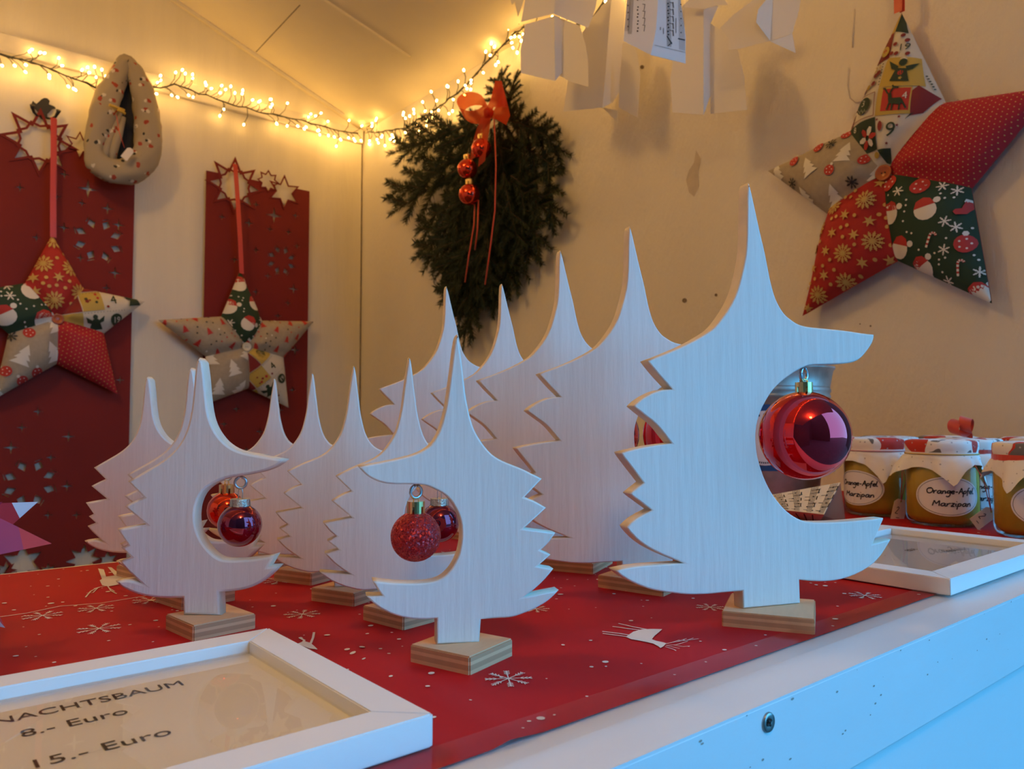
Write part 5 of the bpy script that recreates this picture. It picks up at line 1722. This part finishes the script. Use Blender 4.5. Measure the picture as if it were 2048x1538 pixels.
px_decal(rt_, shp, 0, lines, discs)
lines, discs = [], []
for j in range(5):
    lines.append(([(1340 - j * 1.8, -25), (1341 - j * 1.8, 40), (1342 - j * 1.8, 94 - j * .4)], .45))
    lines.append(([(1367 - j * 2.6, -25), (1368 - j * 2.4, 40), (1369 - j * 2.4, 101 - j * .6)], .45))
for y in (-14, 4, 18, 32, 46, 60):
    lines.append(([(1338, y), (1346, y + 2)], 1.0))
    lines.append(([(1346, y), (1347, y + 12)], 1.8))
    discs += [((1336, y + 3), 1.8), ((1337, y + 9), 1.8), ((1362, y + 5), 1.3)]
lines += [([(1356, 77), (1370, 80)], 2.0), ([(1309, 90), (1371, 105)], .5), ([(1334, 72), (1344, 88)], 2.2), ([(1336, 92), (1344, 84)], 1.6), ([(1321, 54), (1321, 60)], 1.4), ([(1327, 56), (1327, 68)], 1.2), ([(1352, 36), (1352, 66)], 1.0)]
px_decal(rt_, shp, 1, lines, discs)
angel('cream paper angel with long skirt, hanging right of the music one', 1.10, ((1407, -20), (1407, 230)), [
    ('skirt_fold', [(1407, 230), (1345, 225), (1341, 158), (1346, 120), (1360, 60), (1362, 14), (1386, 12), (1407, 19)], 14, 0), ('skirt_fold', [(1407, 230), (1421, 190), (1422, 70), (1421, 47), (1437, 12), (1407, 10)], 90, 0),
    ('wide_fold', [(1421, 228), (1493, 220), (1488, 150), (1476, 102), (1460, 84), (1444, 62), (1421, 47)], 6, -.02), ('wing_point', [(1363, 14), (1384, 16), (1407, 19), (1437, 10), (1457, 10), (1440, -12), (1390, -12)], 20, .02)])
angel('cream paper angel with star wing, rightmost of the paper angels', 1.05, ((1547, -20), (1540, 82)), [
    ('wing_fold', [(1540, 82), (1481, 97), (1456, 100), (1458, 79), (1440, 56), (1467, 30), (1520, -10), (1547, -20)], 16, 0), ('wing_fold', [(1540, 82), (1547, -20), (1516, 20), (1512, 44)], 50, .004), ('wing_fold', [(1540, 82), (1584, 68), (1598, 20), (1604, -20), (1547, -20)], 24, 0), ('wing_point', [(1540, 83), (1585, 68), (1591.5, 106)], 30, .01)])

# ================================================================== FAIRY LIGHTS
M_CABLE = mat('dark_green_cable', (0.03, 0.028, 0.015), 0.5)
M_BULB = bpy.data.materials.new('warm_led')
M_BULB.use_nodes = True
nt = M_BULB.node_tree
nt.nodes.clear()
em_ = nod(nt, 'ShaderNodeEmission')
em_.inputs[0].default_value = (*LAMP, 1)
em_.inputs[1].default_value = LAMP_W
ou = nod(nt, 'ShaderNodeOutputMaterial')
nt.links.new(em_.outputs[0], ou.inputs[0])
bm = bmesh.new()
bmesh.ops.create_icosphere(bm, subdivisions=1, radius=.0030)
for v in bm.verts: v.co.z *= 1.5
ME_BULB = frombm('bulb', bm)
ME_BULB.materials.append(M_BULB)
rs = random.Random(77)
def light_string(label, pts, outv, per_m, seed_bulbs, cluster=None):
    """pts = 3D points of the cable; outv = direction off the wall"""
    root = thing('fairy_lights', pts[0], label, 'fairy lights', 'warm fairy lights along the hut walls')
    bm = bmesh.new()
    rel = [p - pts[0] for p in pts]
    fine = []
    for a, b in zip(rel, rel[1:]):
        n = max(2, int((b - a).length / .02))
        for k in range(n):
            fine.append(a.lerp(b, k / n) + Vector((rs.uniform(-1, 1), rs.uniform(-1, 1), rs.uniform(-1, 1))) * .0025)
    fine.append(rel[-1])
    tube(bm, fine, .0019, 5)
    tube(bm, [p + Vector((rs.uniform(-1, 1), rs.uniform(-1, 1), rs.uniform(-1, 1))) * .003 for p in fine], .0015, 5)
    tot = sum((b - a).length for a, b in zip(rel, rel[1:]))
    nb = int(tot * per_m)
    spots = []
    for k in range(nb):
        s = (k + rs.random()) / nb * tot
        for a, b in zip(rel, rel[1:]):
            L = (b - a).length
            if s <= L:
                spots.append((a.lerp(b, s / L), (b - a).normalized()))
                break
            s -= L
    for c, n, spread in cluster or []:
        for k in range(n):
            spots.append((c - pts[0] + Vector((rs.gauss(0, spread), -abs(rs.gauss(0, spread)) * .5, rs.gauss(0, spread * .6))), Vector((1, 0, 0))))
    for p, dv in spots:
        sd = rs.choice((-1, 1))
        v = Vector((0, 0, 1)) * sd * rs.uniform(.35, 1) + dv * rs.uniform(-.2, 1.0) + outv * rs.uniform(-.1, .6)
        v.normalize()
        L = rs.uniform(.022, .050)
        tip = p + v * L
        bend = p + v * L * .5 + dv * .006
        tube(bm, [p, bend, tip], .0011, 4, False)
        o = bpy.data.objects.new('bulb', ME_BULB)
        link(o, root)
        o.location = tip + v * .003
        o.rotation_mode = 'QUATERNION'
        o.rotation_quaternion = v.to_track_quat('Z', 'Y')
    obj('cable', frombm('cable', bm), M_CABLE, root)
    return root
bw = [onY(x, y, YB - .030) for x, y in [(-130, 60), (-60, 85), (0, 106), (66, 126), (149, 156), (196, 176), (250, 186), (305, 176), (349, 169), (398, 186), (465, 209), (531, 226), (598, 239), (677, 262), (716, 266)]]
light_string('warm fairy lights strung along the back wall rail', bw, Vector((0, -1, 0)), 88, 1, [(onY(745, 262, YB - .05), 20, .028)])
rw = [onX(x, y, XR - .030) for x, y in [(738, 266), (770, 262), (812, 256), (866, 222), (915, 186), (952, 146), (985, 113), (1032, 66), (1048, 53), (1110, 60), (1175, 45), (1215, -4), (1300, -60), (1480, -140)]]
light_string('warm fairy lights running up the right wall beside the fir swag', rw, Vector((-1, 0, 0)), 78, 2, [(onX(1040, 60, XR - .03), 6, .02)])
fw = [Vector((XR - .03, y, EAVE - .03 + .012 * math.sin(9 * y))) for y in (.62, .45, .30)] + [Vector((x, YF + .04, EAVE - .06)) for x in (1.1, .8, .5, .2, -.2, -.6, -1.0)]
light_string('warm fairy lights inside the hut front above the counter', fw, Vector((0, 1, 0)), 30, 3)
bpy.context.view_layer.update()

# ------------------------------------------------------------------ globe lamps: one under the open shutter, one inside on the ceiling
def globe(loc, r, power, label):
    g = thing('globe_lamp', loc, label, 'lamp')
    obj('lamp_socket', lathe([(0, .01), (.022, .01), (.022, -.035), (.016, -.04), (0, -.04)], 24), M_WHITE, g)
    m = bpy.data.materials.new('warm_globe')
    m.use_nodes = True
    nt = m.node_tree
    nt.nodes.clear()
    e = nod(nt, 'ShaderNodeEmission')
    e.inputs[0].default_value = (1.0, .56, .15, 1)
    e.inputs[1].default_value = power
    out = nod(nt, 'ShaderNodeOutputMaterial')
    nt.links.new(e.outputs[0], out.inputs[0])
    obj('glass_globe', ico(r, 3), m, g, loc=(0, 0, -.037 - r))
globe((-.06, -.34, 1.02), .058, GLOBE_W, 'warm globe lamp under the open shutter')
globe((-.2, 1.25, RIDGE - .2 * PITCHR - .01), .08, CEIL_W, 'warm globe lamp on the hut ceiling')
